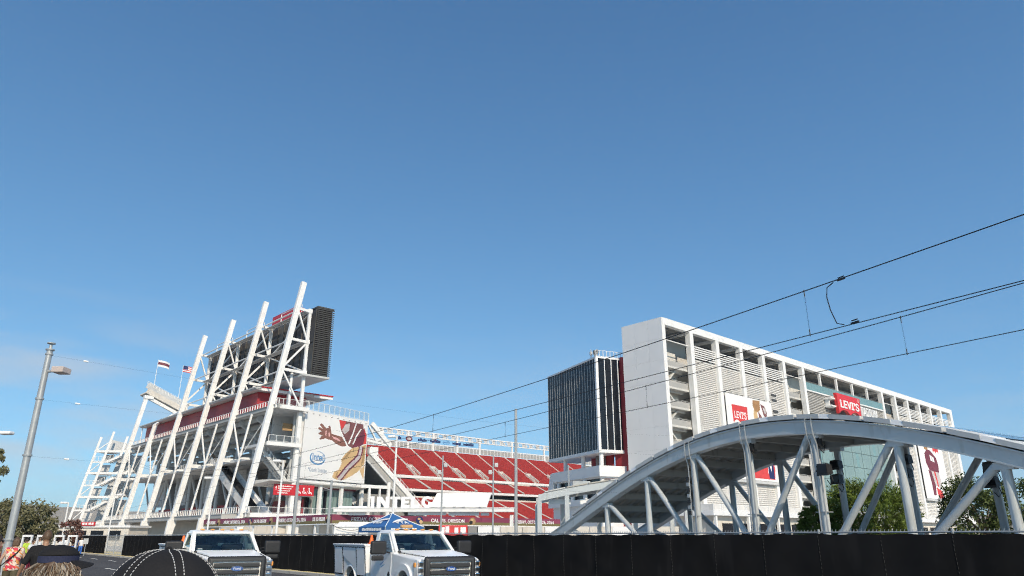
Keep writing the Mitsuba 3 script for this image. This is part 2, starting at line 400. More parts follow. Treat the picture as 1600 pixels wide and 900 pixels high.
def railing(parent, p0, p1, h, frame=STAD, step=1.5, name='railing', mesh=True, matl='white_paint'):
    p0, p1 = np.array(p0, float), np.array(p1, float); L = np.linalg.norm(p1 - p0); n = max(1, int(round(L / step)))
    m = MB(frame); u = np.array([0, 0, h])
    m.bar(p0 + u, p1 + u, 0.07); m.bar(p0 + u * 0.12, p1 + u * 0.12, 0.05)
    for i in range(n + 1):
        p = p0 + (p1 - p0) * i / n; m.bar(p, p + u, 0.11, 0.09)
    k = part(parent, name, m, matl)
    if mesh:
        m = MB(frame); q = int(L / 0.18)
        for i in range(1, q):
            p = p0 + (p1 - p0) * i / q; m.bar(p + u * 0.12, p + u, 0.018)
        part(k, 'picket', m, 'galvanised', stuff=True)
    return k


railing(stand, (62.1, 138.3, 26.95), (69.2, 138.3, 26.95), 1.25)
railing(stand, (61.6, 139.1, 19.6), (68, 139.1, 19.6), 1.3)
railing(stand, (59, 138.3, 5.95), (85, 138.3, 5.95), 1.15, step=1.8)
railing(stand, (62.5, 160, 17.3), (62.5, 172, 17.3), 1.1, step=1.2)
railing(stand, (62.5, 180, 17.3), (62.5, 191, 17.3), 1.1, step=1.2)
# stair flight in the west bay
st = part(stand, 'stair', MB(STAD).bar((61.5, 142.2, 18.6), (70, 142.2, 9.8), 0.35, 0.6).bar((61.5, 144.6, 18.6), (70, 144.6, 9.8), 0.35, 0.6), 'steel_grey')
m = MB(STAD)
for i in range(20):
    m.box((61.7 + i * 0.42, 142.3, 18.2 - i * 0.435), (62.2 + i * 0.42, 144.5, 18.26 - i * 0.435))
part(st, 'tread', m, 'steel_grey', stuff=True)
railing(st, (61.5, 142.1, 18.9), (70, 142.1, 10.1), 1.2, step=1.0)
part(stand, 'landing', MB(STAD).box((69.5, 142.2, 9.5), (74, 146, 9.9)), 'steel_grey')
part(stand, 'back_wall', MB(STAD).box((74.5, 144.0, 5.9), (74.8, 152, 26.2)), 'dark_wall')
part(stand, 'wall_panel', MB(STAD).box((66, 147.8, 19.5), (74, 148.1, 26.2)), 'steel_grey')
part(stand, 'hanging_board', MB(STAD).box((66.2, 143.2, 22.6), (68.5, 143.5, 24.1)), 'print_dark_gold')
# escalator between the two right-hand columns
esc = part(stand, 'escalator', MB(STAD).bar((63.6, 173.6, 18.4), (63.6, 149.4, 6.4), 0.35, 1.9).bar((65.6, 173.6, 18.4), (65.6, 149.4, 6.4), 0.35, 1.9), 'screen_metal')
part(esc, 'handrail', MB(STAD).bar((63.5, 173.5, 19.9), (63.5, 149.0, 7.8), 0.5, 0.45), 'rubber')
part(esc, 'glass_side', MB(STAD).bar((64.5, 172.5, 19.0), (64.5, 149.6, 7.6), 1.6, 0.3), 'dark_glass')
esc2 = part(stand, 'ramp_wall', MB(STAD).hexa([(65.9, 143.5, 5.9), (66.2, 143.5, 5.9), (66.2, 152, 5.9), (65.9, 152, 5.9)], [(65.9, 146.5, 6.8), (66.2, 146.5, 6.8), (66.2, 170, 18.5), (65.9, 170, 18.5)]), 'panel_white')
# lower glazed entrance under the poster
WA, WB = S(68.7, 140.0), S(88.7, 146.3)
WD = (WB - WA) / np.linalg.norm(WB - WA)
WALL = (WD, np.array([-WD[1], WD[0], 0]))
WF = fr(WALL[0], WALL[1], WA)                      # x along the poster wall to the right, y into the stand
part(stand, 'poster_wall_beam', MB(WF).box((-0.2, 0.15, 26.15), (21, 0.55, 27.0)), 'white_paint')
part(stand, 'poster_wall_beam', MB(WF).box((-0.2, 0.1, 12.2), (21, 2.2, 12.7)), 'white_paint')
part(stand, 'poster_wall', MB(WF).box((0.3, 0.6, 12.7), (20.6, 0.9, 26.2)), 'panel_white')
part(stand, 'canopy_soffit', MB(WF).hexa([(-7, -0.3, 12.0), (21, -0.3, 12.0), (21, 6, 11.2), (-7, 6, 11.2)], [(-7, -0.3, 12.25), (21, -0.3, 12.25), (21, 6, 12.15), (-7, 6, 12.15)]), 'screen_metal')
part(stand, 'upper_terrace', MB(WF).box((-0.2, 0.6, 26.2), (21.2, 14, 26.9)), 'steel_grey')
railing(stand, (0, 0.3, 27.0), (20.9, 0.3, 27.0), 1.9, WF, 1.55, 'terrace_railing')
for x in (1.5, 7.2, 13.6, 20.2): part(stand, 'entrance_post', MB(WF).box((x, 0.3, 0), (x + 0.7, 0.9, 12.1)), 'white_paint')
part(stand, 'ground_podium', MB(WF).box((-9, 1.5, 0), (21, 10, 5.8)), 'pale_concrete')
gl = part(stand, 'glazed_entrance', MB(WF).box((5, 2.6, 5.8), (20, 2.75, 6.0)).box((5, 2.6, 11.0), (20, 2.75, 11.4)), 'mullion')
for i in range(14):
    part(gl, 'pane', MB(WF).box((5.6 + i * 1.02, 2.55, 6.0), (6.52 + i * 1.02, 2.6, 11.0)), 'green_glass' if i % 5 else 'dark_glass')
part(gl, 'dark_interior', MB(WF).box((2, 3.4, 5.8), (20.5, 3.6, 11.9)), 'dark_wall')
part(stand, 'entrance_fascia', MB(WF).box((4, 2.4, 11.35), (20.6, 2.5, 12.0)), 'print_maroon')
# the stepped end of the seating bowl, right of the poster
GF = fr(E1, E2, S(89.5, 146.6))                    # x down the slope (into the bowl)
m = MB(GF)
for r in range(19):
    m.box((1.0 + r * 0.9, 0.8, 19.2 - r * 0.76), (2.1 + r * 0.9, 40, 19.45 - r * 0.76)); m.box((1.0 + r * 0.9, 0.8, 18.5 - r * 0.76), (1.15 + r * 0.9, 40, 19.3 - r * 0.76))
part(stand, 'seating_steps', m, 'concrete')
part(stand, 'end_stringer', MB(GF).bar((0.0, 0, 20.2), (16.5, 0, 6.6), 0.7, 1.05), 'white_paint')
part(stand, 'end_stringer', MB(GF).bar((-0.6, 0.3, 18.3), (13.6, 0.3, 6.4), 0.5, 0.4), 'steel_grey')
part(stand, 'end_web', MB(GF).bar((-0.3, 0.12, 19.25), (14.6, 0.12, 7.1), 0.1, 1.5), 'sign_wall_grey')
part(stand, 'end_block', MB(GF).box((-0.3, -0.3, 19.6), (2.0, 0.7, 21.3)), 'white_paint')
railing(stand, (1, 1.2, 20.6), (17, 1.2, 7.4), 1.1, GF, 1.4)
part(stand, 'gable_rafter', MB(GF).bar((0, 0, 26.7), (5.4, 0, 21.9), 0.7, 0.95), 'white_paint')
part(stand, 'gable_strut', MB(GF).bar((-1, 0.3, 22.8), (5.0, 0.3, 22.0), 0.45, 0.5), 'white_paint')
part(stand, 'gable_strut', MB(GF).bar((-0.6, 0.3, 26.2), (1.6, 0.3, 22.9), 0.35), 'white_paint')
part(stand, 'gable_strut', MB(GF).bar((3.6, 0.3, 23.6), (1.6, 0.3, 22.8), 0.35), 'white_paint')
part(stand, 'gable_soffit', MB(GF).box((-2, 1.5, 20), (-1.5, 8, 26.6)), 'dark_wall')
part(stand, 'entry_frame', MB(GF).box((-3.6, -3.2, 11.9), (3.28, -2.8, 12.6)).box((-1.6, -3.2, 5.5), (-1.1, -2.8, 11.88)).box((3.3, -3.2, 5.5), (4.0, -2.8, 13.4)).box((1.2, -3.2, 9.6), (1.5, -2.8, 11.88)), 'white_paint')
part(stand, 'entry_wall', MB(GF).box((-1, 2.5, 0), (12, 2.8, 11.0)), 'dark_wall')
# upper terrace end at the far left: raking seating edge between the fifth and sixth columns
part(stand, 'raking_beam', MB(STAD).bar((64.7, 235, 41.6), (74.5, 235, 37.4), 0.7, 0.9), 'white_paint')
part(stand, 'raking_beam', MB(STAD).bar((61.2, 212, 30.6), (73.5, 234, 38.0), 0.5, 0.6), 'white_paint')
part(stand, 'raking_edge', MB(STAD).bar((63.8, 234.3, 43.6), (76, 234.3, 38.6), 0.5, 1.5), 'pale_concrete')
part(stand, 'raking_parapet', MB(STAD).bar((63.6, 234.3, 45.3), (76.5, 234.3, 40.0), 0.12, 1.9), 'steel_grey')
part(stand, 'seat_bank', MB(STAD).bar((64, 238, 43.3), (78, 238, 37.6), 7, 0.5), 'pale_concrete')
railing(stand, (63.6, 234.2, 45.4), (76.5, 234.2, 40.1), 1.1, step=1.0, mesh=False)
part(stand, 'raking_post', MB(STAD).box((76, 234.6, 27), (76.5, 235.1, 38)), 'white_paint')
part(stand, 'column_cap', MB(STAD).box((63.4, 234.2, 41.2), (66, 235.8, 42.2)), 'white_paint')

# ------------------------------------------------------------------ scoreboard
sbd = thing('scoreboard', 'huge dark stadium scoreboard seen from behind, held in white steel trusses above the stand', 'scoreboard')
Q0, Q1 = 138.6, 200.5
part(sbd, 'cabinet', MB(STAD).box((69.6, Q0 + 0.3, 34.0), (73.0, Q1, 49.0)), 'cabinet_dark')
part(sbd, 'cabinet_cap', MB(STAD).box((69.3, Q0, 49.0), (73.3, Q1 + 0.2, 49.3)), 'louvre_dark')
part(sbd, 'cabinet_floor', MB(STAD).box((67.2, Q0 - 0.1, 33.6), (73.4, Q1 + 0.2, 34.0)), 'steel_grey')
m = MB(STAD)
for i in range(34):
    z = 34.1 + i * 0.44
    m.hexa([(69.3, Q0 - 0.15, z), (73.3, Q0 - 0.15, z), (73.3, Q0 + 0.2, z + 0.1), (69.3, Q0 + 0.2, z + 0.12)], [(69.3, Q0 - 0.15, z + 0.2), (73.3, Q0 - 0.15, z + 0.2), (73.3, Q0 + 0.2, z + 0.34), (69.3, Q0 + 0.2, z + 0.34)])
part(sbd, 'louvre', m, 'louvre_dark', stuff=True)
i = 0
for k in range(10):
    for z0, z1 in ((34.2, 41.2), (41.5, 48.8)):
        a = Q0 + 0.5 + k * 6.18
        part(sbd, 'back_panel', MB(STAD).box((69.42, a + 0.06, z0), (69.58, a + 6.1, z1)), 'cabinet_dark' if (k + (z0 > 40)) % 3 else 'louvre_dark')
for k in range(21):
    part(sbd, 'panel_rib', MB(STAD).box((69.2, Q0 + 0.4 + k * 3.09, 34.1), (69.41, Q0 + 0.52 + k * 3.09, 48.9)), 'louvre_dark')
LV = (34.6, 41.3, 48.2)
for k in range(4):
    t = COLT[k]
    part(sbd, 'rear_post', MB(STAD).bar((68.2, t, 27.0), (68.2, t, 48.6), 0.55, 0.6), 'white_paint')
    for z in LV:
        part(sbd, 'cross_tube', MB(STAD).bar((SC(z) + 0.4, t, z), (68.2, t, z - 0.15), 0.42, 0.55), 'white_paint')
        part(sbd, 'node_plate', MB(STAD).box((67.75, t - 0.38, z - 0.55), (68.65, t + 0.38, z + 0.35)), 'white_paint')
    part(sbd, 'diagonal_tube', MB(STAD).bar((SC(47.8) + 0.4, t, 47.8), (68.0, t, 41.8), 0.32), 'white_paint')
    part(sbd, 'diagonal_tube', MB(STAD).bar((68.0, t, 40.8), (SC(35) + 0.4, t, 35.2), 0.36), 'white_paint')
    part(sbd, 'diagonal_tube', MB(STAD).bar((SC(34.2) + 0.5, t, 34.2), (68.0, t, 27.2), 0.32), 'white_paint')
    if k < 3:
        for z in LV:
            part(sbd, 'long_tube', MB(STAD).tube([(SC(z) + 1.0, t + 0.4, z + 0.1), (SC(z) + 1.0, t + 18.6, z + 0.1)], 0.16), 'white_paint')
            part(sbd, 'long_tube', MB(STAD).tube([(68.3, t + 0.3, z - 0.1), (68.3, t + 18.7, z - 0.1)], 0.2), 'white_paint')
            part(sbd, 'catwalk', MB(STAD).box((66.7, t + 0.4, z - 0.42), (68.0, t + 18.6, z - 0.34)), 'steel_grey')
        part(sbd, 'back_brace', MB(STAD).bar((68.6, t + 0.5, 48), (68.6, t + 18.4, 41.5), 0.3), 'steel_grey' if k == 0 else 'white_paint')
        part(sbd, 'back_brace', MB(STAD).bar((68.6, t + 18.4, 40.9), (68.6, t + 0.5, 34.8), 0.3), 'white_paint' if k != 1 else 'steel_grey')
        part(sbd, 'cat_rail', MB(STAD).tube([(67.2, t + 2, 48.2), (67.2, t + 2, 49.9), (67.2, t + 12, 49.9), (67.2, t + 12, 48.2)], 0.1, 6), 'white_paint')
        part(sbd, 'front_post', MB(STAD).tube([(66.2, t + 1.5, 27), (66.2, t + 1.5, 34.4)], 0.3), 'white_paint')
rs = single('rooftop_sign', MB(STAD).box((70.4, 151.8, 49.4), (72.4, 164.2, 52.5)), 'sign_red', 'plain red sign box standing on top of the dark scoreboard', 'sign')

# flags
def flag(name, s, t, z0, z1, label, stripes):
    k = thing(name, label, 'flag', 'flags above the stand')
    part(k, 'pole', MB(STAD).tube([(s, t, z0), (s, t, z1)], 0.11, 8, 0.05), 'white_paint')
    L, H = 3.4, 2.0
    for (name, c, y0, y1, x0, x1) in stripes:
        V, F = [], []
        n = 12
        for d in (-0.012, 0.012):
            for y in (y0, y1):
                for i in range(n + 1):
                    x = x0 + (x1 - x0) * i / n
                    V.append((s + 0.1 + x * L, t + d + 0.28 * math.sin(x * 7 + y) * x - 0.2 * x, z1 - 0.15 - H * (1 - y) - 0.55 * x * x))
        q = n + 1
        for i in range(n):
            F += [[i, i + 1, q + i + 1], [i, q + i + 1, q + i], [2 * q + i, 3 * q + i + 1, 2 * q + i + 1], [2 * q + i, 3 * q + i, 3 * q + i + 1]]
        part(k, name, MB(STAD).raw(V, F), c)
    return k


flag('flag', 65.6, 234.5, 45.5, 53.6, 'red and white flag on the pole at the stand\'s high left end', [('cloth_stripe', 'banner_white', 0.72, 1, 0, 1), ('cloth_stripe', 'print_maroon', 0.3, 0.72, 0, 1), ('cloth_stripe', 'banner_white', 0.0, 0.3, 0, 1)])
us = [('canton', 'print_navy', 0.47, 1.0, 0, 0.42)]
for i in range(7):
    us.append(('cloth_stripe', 'print_red' if i % 2 == 0 else 'banner_white', i / 7, (i + 1) / 7, 0 if i < 3 else 0.42, 1))
flag('flag', 73.2, 234.5, 41, 53.0, 'red striped flag with a blue corner beside the left-hand scoreboard column', us)
m = MB(STAD)
for i in range(14):
    a0, a1 = math.radians(-80 + i * 11.4), math.radians(-80 + (i + 1) * 11.4)
    m.hexa([(80 + 0.5 * math.cos(a0), 232 + 0, 38), (80.4, 232.4, 38), (80.4, 232.6, 38), (80, 232.2, 38)], [(80, 232, 38.2), (80.4, 232.4, 38.2), (80.4, 232.6, 38.2), (80, 232.2, 38.2)]) if False else None
m.poly(Point(0, 0).buffer(3.6, 24).intersection(sbox(-0.2, -4, 4, 4)), (S(77.5, 229, 42.2), E1, UP), 0, 0.4)
single('blue_board', m, 'tent_blue', 'bright blue rounded board behind the white trusses at the stand\'s left end', 'sign')

# ------------------------------------------------------------------ poster on the west end wall
poster = thing('poster', 'giant white poster on the stand\'s end wall with a player reaching out an arm', 'poster')
PL = (WA + WD * 0.75 + UP * 12.95 - WALL[1] * 0.0, WD, UP)       # plane coordinates: x 0..19.8, y 0..13.2
KX = 19.6 / 16.6
pt = lambda P: Polygon([(x * KX, y) for x, y in P])
part(poster, 'sheet', MB().poly(sbox(0, 0, 19.6, 13.2), PL, 0.05, 0.12), 'banner_white')
LAY = 0.125


def pp(name, mt, shapes, lay, label=None):
    m = MB()
    for s in (shapes if isinstance(shapes, list) else [shapes]): m.poly(s if not isinstance(s, tuple) else pt(s), PL, 0.12, 0.12 + 0.012 * lay)
    part(poster, name, m, mt, label=label)


arm = pt([(6.69, 9.73), (8.55, 9.5), (9.56, 9.44), (10.84, 7.83), (9.72, 7.56), (8.19, 7.97), (7.16, 8.55), (6.18, 8.61), (6.85, 9.23)])
hand = [pt(p).buffer(0.1) for p in ([(4.59, 10.32), (5.74, 10.82), (6.65, 10.14), (6.85, 9.23), (6.18, 8.61), (5.21, 8.77), (4.67, 9.51)], [(3.8, 11.31), (4.13, 11.57), (5.27, 10.74), (4.95, 10.33)],
        [(3.45, 10.43), (3.66, 10.71), (4.83, 10.36), (4.75, 9.89)], [(3.61, 9.44), (4.05, 9.82), (4.88, 9.79), (4.81, 9.28), (4.09, 9.31)], [(4.02, 8.34), (4.47, 9.06), (5.14, 9.0), (5.03, 8.58)], [(5.99, 11.28), (6.3, 11.33), (6.62, 10.24), (5.99, 10.24)])]
pp('printed_arm', 'print_skin', unary_union([arm.buffer(0.12)] + hand), 1)
pp('printed_palm', 'print_pink', [pt([(5.2, 10.2), (5.6, 10.3), (5.5, 9.2), (5.25, 9.3)]), pt([(6.0, 10.0), (6.3, 10.0), (6.5, 9.3), (6.2, 9.0)]), pt([(6.9, 9.3), (8.6, 9.1), (9.3, 8.6), (9.0, 8.5), (7.4, 8.9)])], 2)
pp('printed_jersey', 'print_jersey', pt([(8.61, 13.1), (15.24, 13.08), (15.52, 11.47), (14.84, 8.41), (12.55, 7.43), (11.48, 7.82), (10.04, 9.73), (9.16, 11.08)]), 1.5)
pp('printed_red_sleeve', 'print_red', pt([(8.53, 13.09), (10.38, 12.99), (9.98, 11.85), (9.41, 11.12), (8.96, 11.89)]), 3)
pp('printed_red_sleeve', 'print_red', pt([(15.59, 12.25), (16.4, 10.73), (16.43, 8.86), (15.6, 8.6), (15.9, 10.4)]), 3)
pp('printed_side', 'print_maroon', pt([(15.59, 12.25), (15.9, 10.4), (15.6, 8.6), (14.86, 8.19), (12.55, 7.43), (13.19, 9.14), (14.63, 10.89)]), 2.5)
pp('printed_highlight', 'print_silver', pt([(10.33, 12.13), (11.33, 12.51), (11.18, 11.2), (10.23, 10.4), (9.68, 10.95)]).buffer(0.2), 3)
pp('printed_band', 'banner_white', [pt([(13.11, 13.04), (13.37, 13.04), (12.67, 10.58), (11.71, 8.17), (11.32, 8.22), (12.28, 10.51)]), pt([(14.53, 11.97), (14.85, 11.98), (13.63, 10.08), (12.87, 8.23), (12.53, 8.29), (13.35, 10.25)])], 4)
pants = pt([(12.55, 7.43), (14.87, 8.08), (16.39, 8.63), (16.28, 4.33), (14.81, 2.64), (13.07, 1.49), (10.86, 0.42), (8.99, 0.34), (7.85, 0.74), (8.24, 1.92), (9.42, 2.47), (10.06, 3.81), (9.86, 4.62), (10.87, 6.03)])
pp('printed_trousers', 'print_gold', [pants, pt([(15.07, 2.78), (16.35, 4.12), (16.26, 0.84)])], 2)
pp('printed_fold', 'print_dark_gold', [pt([(9.99, 4.54), (11.38, 6.09), (12.32, 7.08), (12.18, 6.3), (11.0, 4.9), (10.28, 4.35)]), pt([(15.2, 7.9), (16.1, 8.2), (16.0, 4.6), (15.3, 4.0), (15.6, 6.0)]), pt([(8.6, 0.6), (9.0, 2.0), (9.3, 1.9), (9.0, 0.6)])], 3)
ln = LineString([(x * KX, y) for x, y in [(15.01, 8.06), (14.95, 7.1), (14.6, 5.7), (13.58, 4.66), (12.6, 3.8), (11.66, 2.93), (10.5, 1.5), (9.49, 0.35)]])
pp('printed_stripe', 'print_maroon', ln.buffer(0.78, cap_style=2).intersection(sbox(0, 0.3, 20, 13)), 3.5)
pp('printed_stripe', 'print_silver', ln.buffer(0.4, cap_style=2).intersection(sbox(0, 0.3, 20, 13)), 4.5)
el = affinity.scale(Point(0, 0).buffer(1, 40), 2.25, 1.42)
el2 = affinity.translate(affinity.scale(Point(0, 0).buffer(1, 40), 1.98, 1.19), 0.06, 0.1)
ring = affinity.translate(el.difference(el2), 4.55, 4.36).difference(affinity.rotate(sbox(3.0, 5.1, 4.4, 6), 0))
pp('printed_ring', 'print_blue', ring, 1)
m = MB(); m.text('intel', (PL[0] + WD * 2.95 + UP * 3.85, WD, UP), 1.3, 0.13, 0.15, True, width=3.4)
part(poster, 'logo_word', m, 'print_blue')
m = MB(); m.text('\u201cCook Inside', (PL[0] + WD * 2.0 + UP * 1.5, WD, UP), 0.76, 0.13, 0.145, True, width=5.5)
part(poster, 'slogan', m, 'print_slate')
m = MB(WF)
for i in range(11):
    for z in (12.75, 26.22): m.box((1.2 + i * 1.85, -0.18, z - 0.02), (1.32 + i * 1.85, 0.5, z + 0.16))
part(poster, 'clip', m, 'mullion', stuff=True)

# red directions board under the poster
rb = thing('direction_board', 'red board with white lines of text and symbols hanging below the poster wall', 'sign')
RP = (S(63.9, 139.5, 9.45), E1, UP)
part(rb, 'board', MB().poly(sbox(0, 0, 8.7, 2.1), RP, -0.1, 0.0), 'sign_red')
m = MB()
for j, (w, h) in enumerate(((3.2, 0.24), (2.8, 0.2), (2.6, 0.2), (2.0, 0.2))):
    x = 0.9
    while x < 0.9 + w:
        g = 0.1 + 0.16 * random.random()
        m.poly(sbox(x, 1.6 - j * 0.42, x + g, 1.6 - j * 0.42 + h * (0.7 + 0.4 * random.random())), RP, 0.0, 0.02); x += g + 0.06
part(rb, 'text_line', m, 'letter_white')
m = MB()
for cx in (5.2, 6.4, 7.6):
    m.poly(Point(cx, 1.45).buffer(0.16), RP, 0, 0.02).poly(LineString([(cx, 1.2), (cx + 0.1, 0.75), (cx + 0.45, 0.7), (cx + 0.6, 0.45)]).buffer(0.09), RP, 0, 0.02).poly(LineString([(cx - 0.3, 0.9), (cx - 0.1, 0.55), (cx + 0.3, 0.5)]).buffer(0.05), RP, 0, 0.02)
part(rb, 'symbol', m, 'letter_white')
part(rb, 'arrow', MB().poly(Polygon([(0.3, 1.4), (0.5, 1.75), (0.7, 1.4)]), RP, 0, 0.02).poly(sbox(0.45, 1.0, 0.55, 1.4), RP, 0, 0.02), 'letter_white')

# ------------------------------------------------------------------ stair tower at the far left
tower = thing('stair_tower', 'open white steel stair tower with leaning posts at the stand\'s far left end', 'stair tower')
TD = facing(88.0)                                   # x to the right along the tower's front, y away
TF = (TD[0], np.array([-126.3, 212.5, 0.0]))
LEAN = lambda x, y, z: (x + 0.152 * z, y + 0.1 * z, z)
for x, zt in ((0, 29.6), (3.1, 31.2), (7.6, 29.8)):
    z0 = 0 if x < 5 else 24
    part(tower, 'leaning_post', MB(TF).bar(LEAN(x, 0, z0), LEAN(x, 0, zt), 0.6, 0.6), 'white_paint')
for z in (5.2, 12.4, 19.1, 25.4):
    part(tower, 'front_beam', MB(TF).bar(LEAN(-0.3, 0, z), LEAN(11.5, 0, z), 0.5, 0.62), 'white_paint')
    part(tower, 'floor_plate', MB(TF).hexa([LEAN(0, 0.5, z - 0.2), LEAN(4, 0.5, z - 0.2), LEAN(4, 6, z - 0.2), LEAN(0, 6, z - 0.2)], [LEAN(0, 0.5, z), LEAN(4, 0.5, z), LEAN(4, 6, z), LEAN(0, 6, z)]), 'steel_grey')
for z in (8.7, 15.6, 22.3):
    part(tower, 'side_beam', MB(TF).bar(LEAN(-0.2, 0.2, z), LEAN(4.8, 0.2, z), 0.35, 0.4), 'white_paint')
    railing(tower, LEAN(0.6, 0.3, z + 0.2), LEAN(4.6, 0.3, z + 0.2), 1.3, TF, 0.9, mesh=False)
for i, (za, zb) in enumerate(((-0.5, 5.0), (8.4, 12.2), (15.4, 19.0), (22.1, 25.3))):
    f = part(tower, 'stair_flight', MB(TF).bar(LEAN(3.6, 1.2, za + 0.3), LEAN(11.2, 1.2, zb + 1.0), 0.25, 0.55).bar(LEAN(3.6, 3.4, za + 0.3), LEAN(11.2, 3.4, zb + 1.0), 0.25, 0.55), 'white_paint')
    m = MB(TF)
    for q in range(18):
        a = q / 18; m.box(np.array(LEAN(3.6 + 7.6 * a, 1.3, za + 0.3 + (zb + 0.7 - za) * a)), np.array(LEAN(4.05 + 7.6 * a, 3.3, za + 0.36 + (zb + 0.7 - za) * a)) + np.array([0, 2.0, 0]))
    part(f, 'tread', m, 'steel_grey', stuff=True)
    railing(f, LEAN(3.6, 1.1, za + 0.6), LEAN(11.2, 1.1, zb + 1.3), 1.2, TF, 0.9, mesh=False)
    if i < 3:
        zc, zd = (5.0, 8.4, 12.2, 15.4, 19.0, 22.1)[2 * i], (5.0, 8.4, 12.2, 15.4, 19.0, 22.1)[2 * i + 1]
        part(tower, 'stair_flight', MB(TF).bar(LEAN(11.2, 4.4, zc + 0.6), LEAN(5, 4.4, zd + 0.4), 0.4, 0.6).bar(LEAN(11.2, 6.2, zc + 0.6), LEAN(5, 6.2, zd + 0.4), 0.4, 0.6), 'steel_grey')
    part(tower, 'tower_brace', MB(TF).bar(LEAN(0.3, 0.1, (5.4, 12.6, 19.3, 25.6)[i] + 0.2), LEAN(2.8, 0.1, (8.6, 15.4, 22.1, 28.0)[i]), 0.22), 'white_paint')
for z0, z1 in ((5.6, 8.4), (9.1, 12.0), (12.9, 15.3), (16, 18.7), (19.6, 22.0), (22.8, 25)):
    part(tower, 'mesh_panel', MB(TF).hexa([LEAN(-0.6, 6.2, z0), LEAN(2.6, 6.2, z0), LEAN(2.6, 6.3, z0), LEAN(-0.6, 6.3, z0)], [LEAN(-0.6, 6.2, z1), LEAN(2.6, 6.2, z1), LEAN(2.6, 6.3, z1), LEAN(-0.6, 6.3, z1)]), 'screen_metal')
for z0, z1 in ((5.6, 12.0), (12.9, 18.7), (19.6, 25.0)):
    for i in range(3):
        x0 = 3.5 + i * 2.4
        part(tower, 'back_screen', MB(TF).hexa([LEAN(x0, 7.2, z0), LEAN(x0 + 2.3, 7.2, z0), LEAN(x0 + 2.3, 7.3, z0), LEAN(x0, 7.3, z0)], [LEAN(x0, 7.2, z1), LEAN(x0 + 2.3, 7.2, z1), LEAN(x0 + 2.3, 7.3, z1), LEAN(x0, 7.3, z1)]), 'steel_grey')
part(tower, 'top_screen', MB(TF).hexa([LEAN(0.8, 5, 25.8), LEAN(11, 5, 25.8), LEAN(11, 5.1, 25.8), LEAN(0.8, 5.1, 25.8)], [LEAN(0.8, 5, 29.4), LEAN(11, 5, 27.2), LEAN(11, 5.1, 27.2), LEAN(0.8, 5.1, 29.4)]), 'steel_grey')

# ------------------------------------------------------------------ east stand with the red seats
est = thing('seating_stand', 'grandstand full of empty red seats on the far side of the field', 'stand')
AIS = [168.8, 180.2, 191.8, 204.4, 217.6, 234.5, 248.5, 262, 276, 290]
EDG = [152] + AIS + [304]


def seat_bank(parent, s0, s1, t0, z0, t1, z1, rows, name, aisle=1.1):
    """rows of single seats rising from (t0, z0) at the front to (t1, z1) at the back, between two aisles"""
    dt, dz = (t1 - t0) / rows, (z1 - z0) / rows
    m = MB(STAD)
    for r in range(rows):
        m.box((s0 - aisle / 2, t0 + r * dt, z0 + r * dz - 0.5), (s1 + aisle / 2, t0 + (r + 1) * dt + 0.1, z0 + r * dz))
    part(parent, name + '_step', m, 'pale_concrete', stuff=True)
    m = MB(STAD)
    a, b = s0 + aisle / 2, s1 - aisle / 2
    n = max(2, int((b - a) / 0.56))
    for r in range(rows):
        for i in range(n):
            x = a + (b - a) * i / n; up = RNG.random() < 0.985; jit = RNG.uniform(-0.02, 0.02)
            y, z = t0 + (r + 0.45) * dt, z0 + r * dz
            w = (b - a) / n - 0.045
            m.hexa([(x, y, z + 0.12), (x + w, y, z + 0.12), (x + w, y + 0.09, z + 0.12), (x, y + 0.09, z + 0.12)],
                   [(x, y + 0.16 + jit, z + 0.86), (x + w, y + 0.16 + jit, z + 0.86), (x + w, y + 0.22 + jit, z + 0.86), (x, y + 0.22 + jit, z + 0.86)])
            if up: m.box((x + 0.02, y - 0.14, z + 0.36), (x + w - 0.02, y - 0.03, z + 0.72))
    part(parent, name + '_seats', m, 'seat_red', stuff=True)


